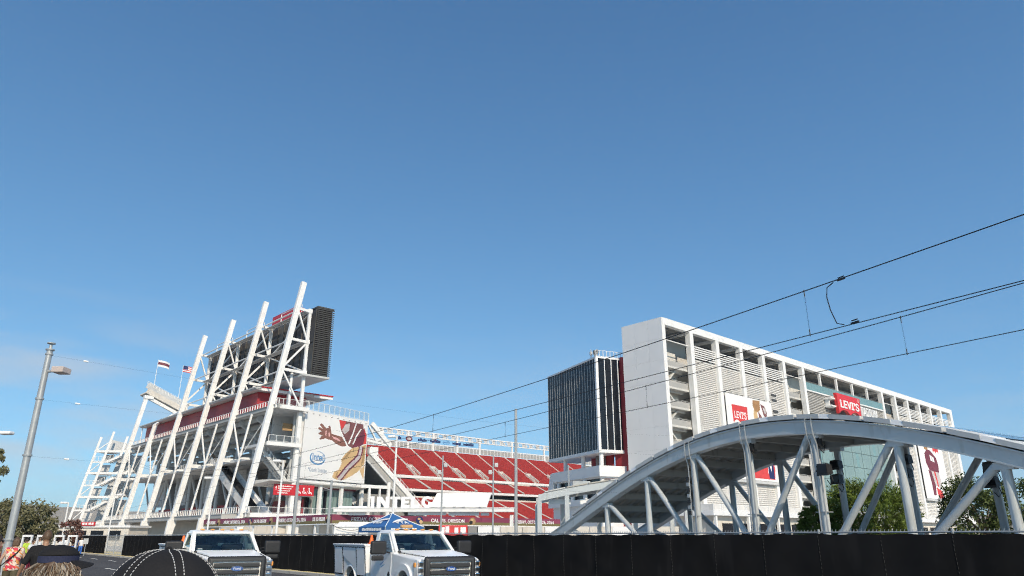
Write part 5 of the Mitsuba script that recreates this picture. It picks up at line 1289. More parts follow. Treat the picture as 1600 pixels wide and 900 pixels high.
    for y in (0.4, -0.4):
        se = part(k, 'seat', mk().mesh(rbox((-3.12, y - 0.28, 0.9), (-2.85, y + 0.28, 1.62), 0.08)), 'plastic_black')
        part(se, 'head_rest', mk().mesh(rbox((-3.08, y - 0.13, 1.64), (-2.95, y + 0.13, 1.85), 0.05)), 'plastic_black')
    part(k, 'rear_window', mk().box((-3.3, -0.68, 1.4), (-3.29, 0.68, 1.93)), 'clear_pane')
    part(k, 'back_panel', mk().box((-3.34, -0.95, 0.6), (-3.31, 0.95, 1.38)).box((-3.33, -0.75, 1.38), (-3.3, -0.69, 2.0)).box((-3.33, 0.69, 1.38), (-3.3, 0.75, 2.0)), 'truck_paint')
    # grille, bumper
    fr_ = hull([(-0.27, y, z) for y in (-0.7, 0.7) for z in (0.72, 1.17)], 0.07) - hull([(x, y, z) for x in (-0.6, 0.1) for y in (-0.62, 0.62) for z in (0.79, 1.1)], 0.03)
    fr_ = fr_ + hull([(-0.33, y, z) for y in (-0.66, 0.66) for z in (0.76, 1.13)], 0.02)
    g = part(k, 'grille', mk().mesh(tri(fr_)), 'plastic_black', smooth=30)
    for z in (0.885, 1.035):
        part(g, 'bar', mk().mesh(rbox((-0.3, -0.6, z - 0.05), (-0.21, 0.6, z + 0.05), 0.025)), 'grille_grey')
    part(g, 'surround', mk().mesh(tri(hull([(-0.215, y, z) for y in (-0.68, 0.68) for z in (0.735, 1.155)], 0.035) - hull([(x, y, z) for x in (-0.6, 0.1) for y in (-0.6, 0.6) for z in (0.8, 1.09)], 0.03))), 'grille_grey', smooth=30)
    m = mk()
    for z in np.linspace(0.8, 1.1, 9): m.box((-0.3, -0.6, z), (-0.285, 0.6, z + 0.012))
    for y in np.linspace(-0.58, 0.58, 24): m.box((-0.3, y, 0.79), (-0.29, y + 0.01, 1.1))
    part(g, 'mesh_insert', m, 'chrome_dark', stuff=True)
    PG = (FR[0] @ np.array([-0.205, 0, 1.06]) + FR[1], FR[0] @ np.array([0, 1.0, 0]), UP)
    ov = affinity.scale(Point(0, 0).buffer(1, 32), 0.165, 0.068)
    b_ = part(g, 'oval_badge', MB().poly(ov, PG, -0.03, 0.012), 'chrome')
    part(b_, 'badge_field', MB().poly(affinity.scale(ov, 0.93, 0.86), PG, 0.012, 0.016), 'badge_blue')
    m = MB(); m.text('Ford', (PG[0] - UP * 0.025, PG[1], UP), 0.055, 0.016, 0.02, True, True, width=0.2)
    part(b_, 'badge_script', m, 'letter_white')
    bp = part(k, 'bumper', mk().mesh(rbox((-0.32, -1.0, 0.42), (-0.06, 1.0, 0.70), 0.06)), 'chrome', smooth=30)
    part(bp, 'bumper_pad', mk().mesh(rbox((-0.2, -0.72, 0.64), (-0.04, 0.72, 0.72), 0.03)), 'plastic_black')
    part(bp, 'air_dam', mk().mesh(rbox((-0.3, -0.9, 0.28), (-0.12, 0.9, 0.42), 0.04)), 'plastic_black')
    for y in (-0.5, -0.25, 0, 0.25, 0.5):
        part(k, 'marker_lamp', mk().mesh(rbox((-2.62, y - 0.05, 2.1), (-2.5, y + 0.05, 2.14), 0.018)), 'amber')
    part(k, 'chassis', mk().box((-6.0, -0.45, 0.45), (-0.6, 0.45, 0.62)), 'rubber')
    # service body
    sb = part(k, 'service_body', mk().box((-6.1, -1.06, 0.62), (-3.45, -0.62, 1.5)).box((-6.1, 0.62, 0.62), (-3.45, 1.06, 1.5)).box((-6.1, -0.61, 0.62), (-3.45, 0.61, 0.78)).box((-3.5, -0.61, 0.79), (-3.46, 0.61, 1.5)), 'truck_paint') if False else None
    for y in (1, -1):
        cut = m3.Manifold.cube([2.65, 0.44, 0.9]).translate([-6.1, 0.62 if y > 0 else -1.06, 0.62]) - m3.Manifold.cylinder(3, 0.5, 0.5, 36).translate([0, 0, -1.5]).rotate([90, 0, 0]).translate([-4.75, 0, 0.42])
        sbk = part(k, 'service_box', mk().mesh(tri(cut)), 'truck_paint')
        part(sbk, 'lid', mk().mesh(rbox((-6.12, y * 0.6, 1.52), (-3.43, y * 1.08, 1.60), 0.02)), 'truck_paint')
        for (x0, x1, z0, z1) in ((-6.04, -5.34, 0.72, 1.47), (-4.14, -3.5, 0.72, 1.47), (-5.28, -4.2, 1.05, 1.47)):
            dr_ = part(sbk, 'hatch', mk().mesh(rbox((x0, y * 1.058, z0), (x1, y * 1.085, z1), 0.012)), 'truck_paint')
            part(dr_, 'latch', mk().mesh(rbox((x0 + 0.06, y * 1.08, (z0 + z1) / 2 - 0.1), (x0 + 0.15, y * 1.105, (z0 + z1) / 2 + 0.1), 0.012)), 'plastic_black')
            m = mk()
            for (a, b) in (((x0 - .02, z0 - .015), (x1 + .02, z0 - .015)), ((x0 - .02, z1 + .012), (x1 + .02, z1 + .012)), ((x0 - .02, z0), (x0 - .02, z1)), ((x1 + .02, z0), (x1 + .02, z1))):
                m.bar((a[0], y * 1.06, a[1]), (b[0], y * 1.075, b[1]), 0.028)
            part(dr_, 'seal', m, 'rubber', stuff=True)
        part(sbk, 'arch_trim', mk().tube([(-4.75 + 0.51 * math.cos(a), y * 1.07, 0.42 + 0.51 * math.sin(a)) for a in np.linspace(0.4, 2.74, 14)], 0.025, 6), 'truck_paint')
    part(k, 'bed_floor', mk().box((-6.1, -0.61, 0.64), (-3.45, 0.61, 0.78)), 'steel_grey')
    part(k, 'bed_front', mk().box((-3.5, -0.61, 0.79), (-3.46, 0.61, 1.52)), 'truck_paint')
    part(k, 'tailgate', mk().box((-6.14, -0.61, 0.79), (-6.08, 0.61, 1.45)), 'truck_paint')
    if beacon:
        bc = part(k, 'beacon', mk().mesh(rbox((-2.93, -0.28, 2.17), (-2.77, 0.06, 2.27), 0.035)), 'beacon_amber', smooth=30)
        part(bc, 'foot', mk().box((-2.9, -0.3, 2.08), (-2.78, -0.22, 2.14)).box((-2.9, 0.0, 2.08), (-2.78, 0.07, 2.14)), 'plastic_black', stuff=True)
    return k, FR


mat('grille_grey', (0.045, 0.047, 0.05), 0.42)
mat('chrome_dark', (0.02, 0.02, 0.022), 0.4, metallic=0.3)
T2, F2 = truck('white service truck with toolboxes and an amber roof beacon, right of the two', (-1.52, 20.4), True, True)
T1, F1 = truck('white service truck behind the black cap, without a roof beacon, left of the two', (-7.28, 20.5), False, False)


def cone(label, frame_, x, y, z, h):
    k = thing('traffic_cone', label, 'traffic cone')
    n = 18
    V = [(0.19 * h / 0.7 * math.cos(2 * math.pi * i / n), 0.19 * h / 0.7 * math.sin(2 * math.pi * i / n), 0.03) for i in range(n)]
    part(k, 'body', MB((frame_[0], frame_[0] @ np.array([x, y, z]) + frame_[1])).tube([(0, 0, 0.03), (0, 0, h)], 0.19 * h / 0.7, 18, 0.03), 'cone_orange')
    part(k, 'base', MB((frame_[0], frame_[0] @ np.array([x, y, z]) + frame_[1])).box((-0.2 * h / 0.7, -0.2 * h / 0.7, 0), (0.2 * h / 0.7, 0.2 * h / 0.7, 0.03)), 'cone_orange')
    part(k, 'band', MB((frame_[0], frame_[0] @ np.array([x, y, z]) + frame_[1])).tube([(0, 0, h * 0.5), (0, 0, h * 0.68)], 0.19 * h / 0.7 * 0.58, 18, 0.19 * h / 0.7 * 0.42), 'letter_white')


cone('small orange cone standing on the right truck\'s toolbox behind the cab', F2, -3.75, -0.84, 1.66, 0.26)
cone('small orange cone on the left truck\'s toolbox behind the cab', F1, -3.75, -0.84, 1.66, 0.24)

# ------------------------------------------------------------------ blue tent
tn = thing('canopy_tent', 'blue pop-up canopy tent with a white logo behind the fence', 'tent')
TO = np.array([-6.45, 40.4, 0.0]); ta = math.radians(17)
tc = [TO + 1.75 * np.array([math.cos(ta + q), math.sin(ta + q), 0]) for q in (math.radians(-108), math.radians(-18), math.radians(72), math.radians(162))]
# corners: front, right, back, left
apex = TO + UP * 2.93
for i in range(4):
    a, b = tc[i] + UP * 2.22, tc[(i + 1) % 4] + UP * 2.22
    V = []; F = []
    nrm = np.cross(b - a, apex - a); nrm /= np.linalg.norm(nrm)
    N = 8
    for r in range(N + 1):
        for c in range(N + 1 - r):
            u, v = c / N, r / N
            p = a + (b - a) * u + (apex - a) * v
            w = 1 - u - v
            sag = -0.10 * (u * v + v * w + u * w) * 1.2
            V.append(p + nrm * sag * 1.0)
    idx = {}; q = 0
    for r in range(N + 1):
        for c in range(N + 1 - r): idx[(r, c)] = q; q += 1
    for r in range(N):
        for c in range(N - r):
            F.append([idx[r, c], idx[r, c + 1], idx[r + 1, c]])
            if c < N - r - 1: F.append([idx[r, c + 1], idx[r + 1, c + 1], idx[r + 1, c]])
    part(tn, 'roof_panel', MB().raw(V, F), 'tent_blue', smooth=True)
    d = (b - a) / np.linalg.norm(b - a); nn = np.array([d[1], -d[0], 0])
    part(tn, 'valance', MB().raw([a, b, b - UP * 0.28, a - UP * 0.28], [[0, 2, 1], [0, 3, 2]]), 'tent_blue')
    part(tn, 'leg', MB().tube([tc[i], tc[i] + UP * 2.22], 0.025, 6), 'galvanised')
    part(tn, 'seam', MB().tube([a + nn * 0.0, (a + apex) / 2 - UP * 0.035, apex], 0.022, 5), 'letter_white')
    part(tn, 'edge_trim', MB().tube([a, a - UP * 0.28], 0.018, 5), 'letter_white')
    slope = (apex - (a + b) / 2); slope /= np.linalg.norm(slope)
    PV = (a + d * 0.0 + nn * 0.06, d, slope)
    L = np.linalg.norm(b - a)
    off = np.cross(d, slope); off = off * (1 if off @ nn > 0 else -1)
    if i in (0, 3):
        PV = (a + slope * 0.0, d, slope)
        m = MB(); m.text('VTA', (PV[0] + d * (L / 2 - 0.42) + slope * 0.30, d, slope), 0.2, 0.02, 0.035, True, width=0.85)
        part(tn, 'logo_word', m, 'letter_white')
        sw = Polygon([(-0.6, 0.33)] + [(-0.6 + 1.2 * t_, 0.36 + 0.45 * math.sin(t_ * 1.75) ** 0.8) for t_ in np.linspace(0.05, 1, 14)] + [(0.62, 0.74)] + [(0.55 - 1.05 * t_, 0.66 - 0.26 * t_ ** 1.5) for t_ in np.linspace(0, 1, 10)])
        part(tn, 'logo_swoosh', MB().poly(sw.buffer(0), (PV[0] + d * L / 2, d, slope), 0.02, 0.03), 'letter_white')
        m = MB(); x = 0.35
        rr = random.Random(i + 3)
        while x < L - 0.5:
            w = 0.07 + 0.12 * rr.random(); m.poly(sbox(x, -0.2, x + w, -0.2 + 0.1 + 0.06 * rr.random()), (a, d, UP), 0.012, 0.02); x += w + 0.035
        part(tn, 'valance_print', m, 'letter_white', stuff=True)

# ------------------------------------------------------------------ poles, lamps, wires
def lamp_pole(label, x, y, h, r, arm, name='street_lamp', flat=False):
    k = thing(name, label, 'street lamp', 'lamp poles round the stadium' if name == 'street_lamp' else None)
    part(k, 'pole', MB().tube([(x, y, G), (x, y, h)], r, 9, r * 0.75), 'white_paint' if name == 'street_lamp' else 'galvanised')
    if arm:
        part(k, 'arm', MB().bar((x, y, h - 0.08), (x + arm, y, h - 0.05), 0.07), 'white_paint')
        part(k, 'lamp_head', MB().mesh(rbox((x + arm - 0.35, y - 0.22, h - 0.16), (x + arm + 0.35, y + 0.22, h + 0.06), 0.06)), 'letter_white')
    return k


lamp_pole('white lamp post with a short arm in front of the far stair tower', -50.4, 85, 5.4, 0.1, -0.5)
lamp_pole('white lamp post before the fifth leaning column from the right', -50.6, 95, 6.8, 0.1, 0.6)
lamp_pole('white lamp post before the second leaning column from the right', -30.2, 75, 7.4, 0.1, -0.6)
lamp_pole('white lamp post with a flat head left of the giant poster', -21.8, 70, 8.6, 0.12, -0.6)
lamp_pole('tall white lamp post rising above the blue tent', -11.1, 70, 10.9, 0.12, -0.5)
for x, lab in ((-8.0, 'slim white pole with loudspeakers left of the grey mast, before the seats'), (-2.15, 'slim white pole with loudspeakers nearest the grey mast, before the seats')):
    k = lamp_pole(lab, x, 85, 10.6, 0.11, 0, 'speaker_pole')
    labels[k]['category'] = 'pole'
    for z, dx in ((9.5, 0.35), (8.7, -0.35)):
        sp_ = part(k, 'loudspeaker', MB().mesh(rbox((x + dx - 0.2, 84.6, z - 0.22), (x + dx + 0.2, 85.0, z + 0.25), 0.06)), 'steel_grey')
        part(sp_, 'bracket', MB().bar((x, 85, z), (x + dx, 84.9, z), 0.06), 'galvanised')
k = lamp_pole('grey metal mast standing alone before the red seats', 0.24, 45, 9.3, 0.11, 0, 'mast'); labels[k]['category'] = 'mast'
k = lamp_pole('grey metal mast in front of the giant poster\'s left edge', -15.9, 55, 7.4, 0.13, 0, 'mast'); labels[k]['category'] = 'mast'
k = lamp_pole('white post with brackets under the poster\'s middle', -15.1, 62, 6.2, 0.13, 0, 'mast'); labels[k]['category'] = 'mast'
part(k, 'mast_bracket', MB().bar((-15.1, 62, 5.6), (-13.0, 62, 5.75), 0.05).bar((-15.1, 62, 5.4), (-15.8, 62, 5.6), 0.05), 'galvanised')

op = thing('catenary_pole', 'big tapered grey pole with a box lamp at the left edge', 'pole')
PX, PY, PZ = -19.2, 29.0, 9.05
part(op, 'shaft', MB().tube([(PX, PY, G), (PX, PY, 1.0), (PX, PY, PZ)], 0.18, 16, 0.115), 'galvanised', smooth=40)
part(op, 'cap', MB().tube([(PX, PY, PZ), (PX, PY, PZ + 0.05)], 0.17, 14).tube([(PX, PY, PZ + 0.05), (PX, PY, PZ + 0.28)], 0.06, 8).tube([(PX, PY, PZ + 0.28), (PX, PY, PZ + 0.32)], 0.16, 12), 'galvanised', stuff=True)
for z in (8.85, 7.0, 4.75, 1.6): part(op, 'ring_clamp', MB().tube([(PX, PY, z), (PX, PY, z + 0.07)], 0.2 - 0.006 * z, 14), 'galvanised')
lh = part(op, 'lamp_arm', MB().tube([(PX, PY, 8.15), (PX + 0.45, PY, 8.2)], 0.06, 8), 'galvanised')
part(lh, 'lamp_box', MB().mesh(rbox((PX + 0.4, PY - 0.3, 8.08), (PX + 0.88, PY + 0.3, 8.32), 0.03)), 'print_pink_grey')
mat('print_pink_grey', (0.52, 0.44, 0.40), 0.5)
l2 = thing('edge_lamp', 'lamp head reaching into the picture at the left edge above the trees', 'street lamp')
part(l2, 'pole', MB().tube([(-25.0, 33, G), (-25.0, 33, 6.2)], 0.13, 10, 0.09), 'galvanised')
part(l2, 'arm', MB().tube([(-25.0, 33, 6.1), (-23.2, 33, 6.2)], 0.05, 8), 'galvanised')
part(l2, 'lamp_head', MB().mesh(rbox((-23.3, 32.8, 6.12), (-22.75, 33.2, 6.27), 0.06)), 'letter_white')


def wire_line(label, pts, r=0.012, name='overhead_wire', n=5):
    k = thing(name, label, 'wire')
    part(k, 'strand', MB().tube(pts, r, n), 'wire')
    return k


WD_ = np.array([-math.sin(math.radians(33)), math.cos(math.radians(33)), 0])
def span(p, zf, k0, k1, n=40):
    return [p + WD_ * q + UP * zf(q) for q in np.linspace(k0, k1, n)]
pA, pB = np.array([6.5, 15.1, 0]), np.array([9.5, 16.8, 0])
def zm(q, zc, sag):
    return zc + sag * ((q - 24) / 27) ** 2
WA_ = wire_line('uppermost overhead wire crossing the sky to the right edge', span(pA, lambda q: zm(q, 6.55, 0.45), -14, 150, 90), 0.0122)
WB_ = wire_line('overhead contact wire under the uppermost wire, joined to it by a black loop', span(pA, lambda q: 5.9, -14, 150, 60), 0.0098)
WC_ = wire_line('third overhead wire, running close beside the contact wire at the right edge', span(pB, lambda q: zm(q, 6.5, 0.4), -14, 150, 90), 0.0115)
WD2 = wire_line('lowest overhead wire, crossing the white tower', span(pB, lambda q: 5.9, -14, 150, 60), 0.0098)
for q in (0.0, 9, 18, 27, 36, 46, 56):
    p = pA + WD_ * q; z1 = zm(q, 6.55, 0.45)
    part(WA_, 'dropper', MB().tube([p + UP * 5.9, p + UP * z1], 0.004, 4).tube([p + UP * (z1 - 0.14), p + UP * (z1 + 0.03)], 0.012, 5).tube([p + UP * 5.87, p + UP * 6.02], 0.012, 5), 'wire', stuff=True)
    p = pB + WD_ * (q + 0.0); z1 = zm(q, 6.5, 0.4)
    part(WC_, 'dropper', MB().tube([p + UP * 5.9, p + UP * z1], 0.004, 4).tube([p + UP * (z1 - 0.14), p + UP * (z1 + 0.03)], 0.012, 5).tube([p + UP * 5.87, p + UP * 6.02], 0.012, 5), 'wire', stuff=True)
q0 = -0.72; p = pA + WD_ * q0; z1 = zm(q0, 6.55, 0.45)
jp = thing('jumper_cable', 'short black loop of cable joining the two upper overhead wires', 'cable')
a_ = p - WD_ * 0.05
part(jp, 'loop', MB().tube([p + UP * (z1 - 0.03), p + WD_ * 0.16 + UP * (z1 - 0.1), p + WD_ * 0.2 + UP * (z1 - 0.3), p + WD_ * 0.16 + UP * (z1 - 0.6), p + WD_ * 0.06 + UP * 6.0, p - WD_ * 0.1 + UP * 5.93], 0.011, 6), 'wire')
for c, z in ((p - WD_ * 0.1, z1 - 0.02), (p - WD_ * 0.25, 5.92)):
    part(jp, 'clamp', MB().bar(c + UP * (z - 0.0), c - WD_ * 0.18 + UP * (z + 0.01), 0.03).bar(c - WD_ * 0.02 + UP * (z + 0.05), c - WD_ * 0.16 + UP * (z + 0.06), 0.02), 'wire', stuff=True)
# thin span wires with white insulators from the left pole towards the stand
for z, x1, zi, lab in ((8.85, -14.9, 8.35, 'top'), (7.0, -15.2, 7.0, 'middle'), (4.75, -15.2, 4.65, 'lowest')):
    k = thing('span_wire', f'thin {lab} span wire with a white insulator, running from the big left pole', 'wire')
    ps = [np.array([PX + (46.0) * t_, PY + 26 * t_, z - (1.4 if lab == 'top' else 0.7) * math.sin(t_ * math.pi) + (0.2 - z * 0.0) * t_]) for t_ in np.linspace(0, 1, 40)]
    part(k, 'strand', MB().tube(ps, 0.0022, 4), 'wire')
    for t_ in (0.06,):
        c = ps[1]; d = ps[2] - c; d /= np.linalg.norm(d)
        part(k, 'insulator', MB().tube([c - d * 0.09, c, c + d * 0.09], 0.035, 8), 'letter_white')

# ------------------------------------------------------------------ trees
def leaf_cloud(centres, radii, n, size, droop=0.0, seed=1, flat=1.0):
    r = np.random.default_rng(seed)
    k = r.integers(0, len(centres), n)
    u = r.normal(size=(n, 3)); u /= np.linalg.norm(u, axis=1, keepdims=True)
    rad = r.random(n) ** 0.45
    c = np.array(centres)[k] + u * (np.array(radii)[k] * rad)[:, None] * np.array([1, 1, flat])
    keep = meshkit.fbm(c * 1.3, 2, seed=seed) > 0.40
    c, u = c[keep], u[keep]; n = len(c)
    d = r.normal(size=(n, 3)); d[:, 2] -= droop * 2.2; d += u * 0.5; d /= np.linalg.norm(d, axis=1, keepdims=True)
    w = np.cross(d, r.normal(size=(n, 3))); w /= np.linalg.norm(w, axis=1, keepdims=True)
    L = size * (0.6 + 0.8 * r.random(n))[:, None]
    W = L * (0.2 if droop else 0.3)
    V = np.stack([c - d * L / 2, c + w * W - d * L * 0.02, c + d * L / 2, c - w * W - d * L * 0.02], 1).reshape(-1, 3)
    i = np.arange(n)[:, None] * 4
    return V, np.vstack([i + [0, 1, 2], i + [0, 2, 3]])


def frond_cloud(x, y, z0, h, cw, n, seed):
    r = np.random.default_rng(seed)
    V, F, k = [], [], 0
    for i in range(n):
        q = r.random() ** 0.8; a = r.random() * 2 * math.pi
        rr = cw * (0.15 + 0.75 * math.sqrt(r.random())) * math.sin(math.pi * (0.2 + 0.68 * q)) ** 0.8
        p = np.array([x + rr * math.cos(a), y + rr * math.sin(a), z0 + (h - z0) * q * 0.92])
        d = np.array([math.cos(a) * 0.5 - 0.25, math.sin(a) * 0.5, 0.9]) + r.normal(size=3) * 0.3; d /= np.linalg.norm(d)
        L = cw * (0.22 + 0.22 * r.random()); m_ = 16
        for j in range(m_):
            p = p + d * L / m_; d = d + np.array([0, 0, -0.055 - 0.03 * r.random()]); d /= np.linalg.norm(d)
            for sd in (-1, 1):
                w = np.cross(d, r.normal(size=3)); w /= np.linalg.norm(w)
                e = d * 0.75 + w * 0.65 * sd; ll = 0.17 + 0.16 * r.random(); b = np.cross(e, r.normal(size=3)); b /= np.linalg.norm(b)
                V += [p, p + e * ll * 0.5 + b * 0.026, p + e * ll, p + e * ll * 0.5 - b * 0.026]
                F += [[k, k + 1, k + 2], [k, k + 2, k + 3]]; k += 4
    return np.array(V), np.array(F)


def tree(name, label, x, y, h, cw, leaf, seed, n=9000, size=0.22, droop=0.0, cat='tree', base=0.35, clumps=26, group=None):
    k = thing(name, label, cat, group)
    r = np.random.default_rng(seed)
    m = MB(); tip = []
    z0 = h * base
    m.tube([(x, y, 0), (x + 0.05, y, z0 * 0.5), (x, y, z0), (x + 0.1, y, h * 0.62)], 0.045 * h * 0.7, 9, 0.015 * h)
    part(k, 'trunk', m, 'bark')
    C, Rr = [], []
    for i in range(clumps):
        a = i * 2.399 + r.random(); q = (i + 0.5) / clumps
        rr = cw * (0.25 + 0.72 * math.sqrt(r.random())) * math.sin(math.pi * (0.18 + 0.72 * q)) ** 0.7
        p = np.array([x + rr * math.cos(a), y + rr * math.sin(a), z0 + (h - z0) * (0.08 + 0.84 * q)])
        C.append(p); Rr.append(cw * (0.15 + 0.2 * r.random()) * (26 / clumps) ** 0.25)
    m = MB()
    for p in C[::2]:
        b = np.array([x, y, z0 + (p[2] - z0) * 0.4]); m.tube([b, (b + p) / 2 + UP * 0.1, p], 0.016 * h, 5, 0.004 * h)
    part(k, 'limb', m, 'bark', stuff=True)
    part(k, 'crown', leaf_cloud(C, Rr, n, size, droop, seed) if name != 'willow_tree' else frond_cloud(x, y, z0, h, cw, n, seed), leaf, stuff=True)
    return k


tree('willow_tree', 'bright green feathery tree behind the middle of the footbridge', 23.2, 49.0, 4.85, 2.9, 'leaf_willow', 3, 900, 0.42, 0.9, base=0.12, clumps=44)
tree('willow_tree', 'small green feathery tree left of the bright green one behind the footbridge', 19.3, 47.5, 3.5, 1.2, 'leaf_willow', 4, 330, 0.36, 0.9, base=0.12, clumps=22)
tree('broadleaf_tree', 'dense dark green tree behind the right end of the footbridge', 28.4, 45.5, 5.1, 2.7, 'leaf_dark', 5, 17000, 0.2, 0.15, base=0.12, clumps=34)
tree('broadleaf_tree', 'dark green tree at the right edge behind the footbridge post', 33.2, 46.5, 5.6, 2.0, 'leaf_dark', 6, 8000, 0.2, 0.15, base=0.12)
tree('olive_tree', 'grey green tree behind the big grey pole at the left edge', -48.6, 76, 5.0, 2.9, 'leaf_olive', 7, 7500, 0.26, 0.0, base=0.25, clumps=40)
tree('olive_tree', 'grey green tree at the extreme left edge, left of the big pole', -52.5, 77, 5.6, 2.4, 'leaf_olive', 8, 6000, 0.26, 0.0, base=0.2, clumps=34)
tree('plum_tree', 'small reddish purple tree behind the crowd at the left', -46.6, 80, 3.5, 1.25, 'leaf_plum', 9, 2400, 0.2, 0.0, base=0.3, clumps=22)
tree('tall_tree', 'tall yellowish tree just entering at the left edge', -38.6, 54, 8.4, 1.25, 'leaf_olive', 10, 5000, 0.24, 0.3, base=0.45, clumps=24)

# ------------------------------------------------------------------ people
mat('skin', mottled((0.42, 0.25, 0.17), 0.06, 9), 0.5)
mat('skin_tan', mottled((0.33, 0.18, 0.11), 0.06, 9), 0.5)
mat('cloth_black', mottled((0.018, 0.018, 0.02), 0.25, 5), 0.85, spec=0.2)
mat('cloth_white', mottled((0.72, 0.73, 0.75), 0.06, 5), 0.8, spec=0.2)
mat('cloth_pale_blue', mottled((0.56, 0.63, 0.72), 0.06, 5), 0.8, spec=0.2)
mat('cloth_olive', mottled((0.11, 0.095, 0.06), 0.15, 6), 0.85, spec=0.2)
mat('cloth_blue', mottled((0.05, 0.16, 0.55), 0.1, 5), 0.8, spec=0.2)
mat('cloth_navy', mottled((0.03, 0.035, 0.07), 0.15, 5), 0.85, spec=0.2)
mat('cloth_maroon', mottled((0.20, 0.03, 0.05), 0.12, 5), 0.85, spec=0.2)
mat('cloth_lime', mottled((0.55, 0.72, 0.08), 0.08, 5), 0.75)
mat('cloth_grey', mottled((0.30, 0.30, 0.31), 0.1, 5), 0.85, spec=0.2)


def floral(p, n, uv):
    d1, d2, w = voronoi(p.x * 17 + p.z * 4, p.z * 17 + p.y * 9)
    a, b, w2 = voronoi(p.x * 31 + 7, p.z * 31 + p.y * 11)
    c = mix((0.72, 0.60, 0.50), (0.62, 0.06, 0.09), smoothstep(0.45, 0.5, w))
    c = mix(c, (0.72, 0.30, 0.10), smoothstep(0.8, 0.82, w))
    return mix(c, (0.16, 0.10, 0.10), smoothstep(0.72, 0.76, w2) * smoothstep(0.5, 0.3, a))


mat('cloth_floral', proc(floral), 0.8, spec=0.2)
mat('hair_dark', mottled((0.035, 0.022, 0.015), 0.3, 20), 0.55)
mat('hair_brown', mottled((0.10, 0.06, 0.035), 0.3, 20), 0.55)


def skel(H, pose):
    f = H / 1.75
    J = dict(pl=(-0.08, 0, 0.95), pr=(0.08, 0, 0.95), wl=(-0.06, 0.005, 1.08), wr=(0.06, 0.005, 1.08), cl=(-0.1, 0.0, 1.3), cr=(0.1, 0.0, 1.3),
             sl=(-0.185, -0.01, 1.42), sr=(0.185, -0.01, 1.42), nk=(0, -0.005, 1.46), nt=(0, 0.015, 1.56), hd=(0, 0.03, 1.645),
             hl=(-0.09, 0, 0.92), hr=(0.09, 0, 0.92), kl=(-0.1, 0.02, 0.5), kr=(0.1, 0.02, 0.5), al=(-0.1, -0.02, 0.09), ar=(0.1, -0.02, 0.09),
             el=(-0.25, -0.03, 1.14), er=(0.25, -0.03, 1.14), hal=(-0.27, 0.06, 0.9), har=(0.27, 0.06, 0.9))
    J.update(pose or {})
    return {k: np.array(v, float) * f for k, v in J.items()}, f


def ball(p, r, seg=10):
    return m3.Manifold.sphere(float(r), seg).translate([float(c) for c in p])


def limb(p, q, r0, r1, seg=10):
    return m3.Manifold.batch_hull([ball(p, r0, seg), ball(q, r1, seg)])


def smooth_tri(mani, edge, it=6):
    t_ = tri(mani.refine_to_length(edge)) if edge else tri(mani)
    t_.merge_vertices()
    trimesh.smoothing.filter_taubin(t_, lamb=0.5, nu=0.53, iterations=it)
    return t_


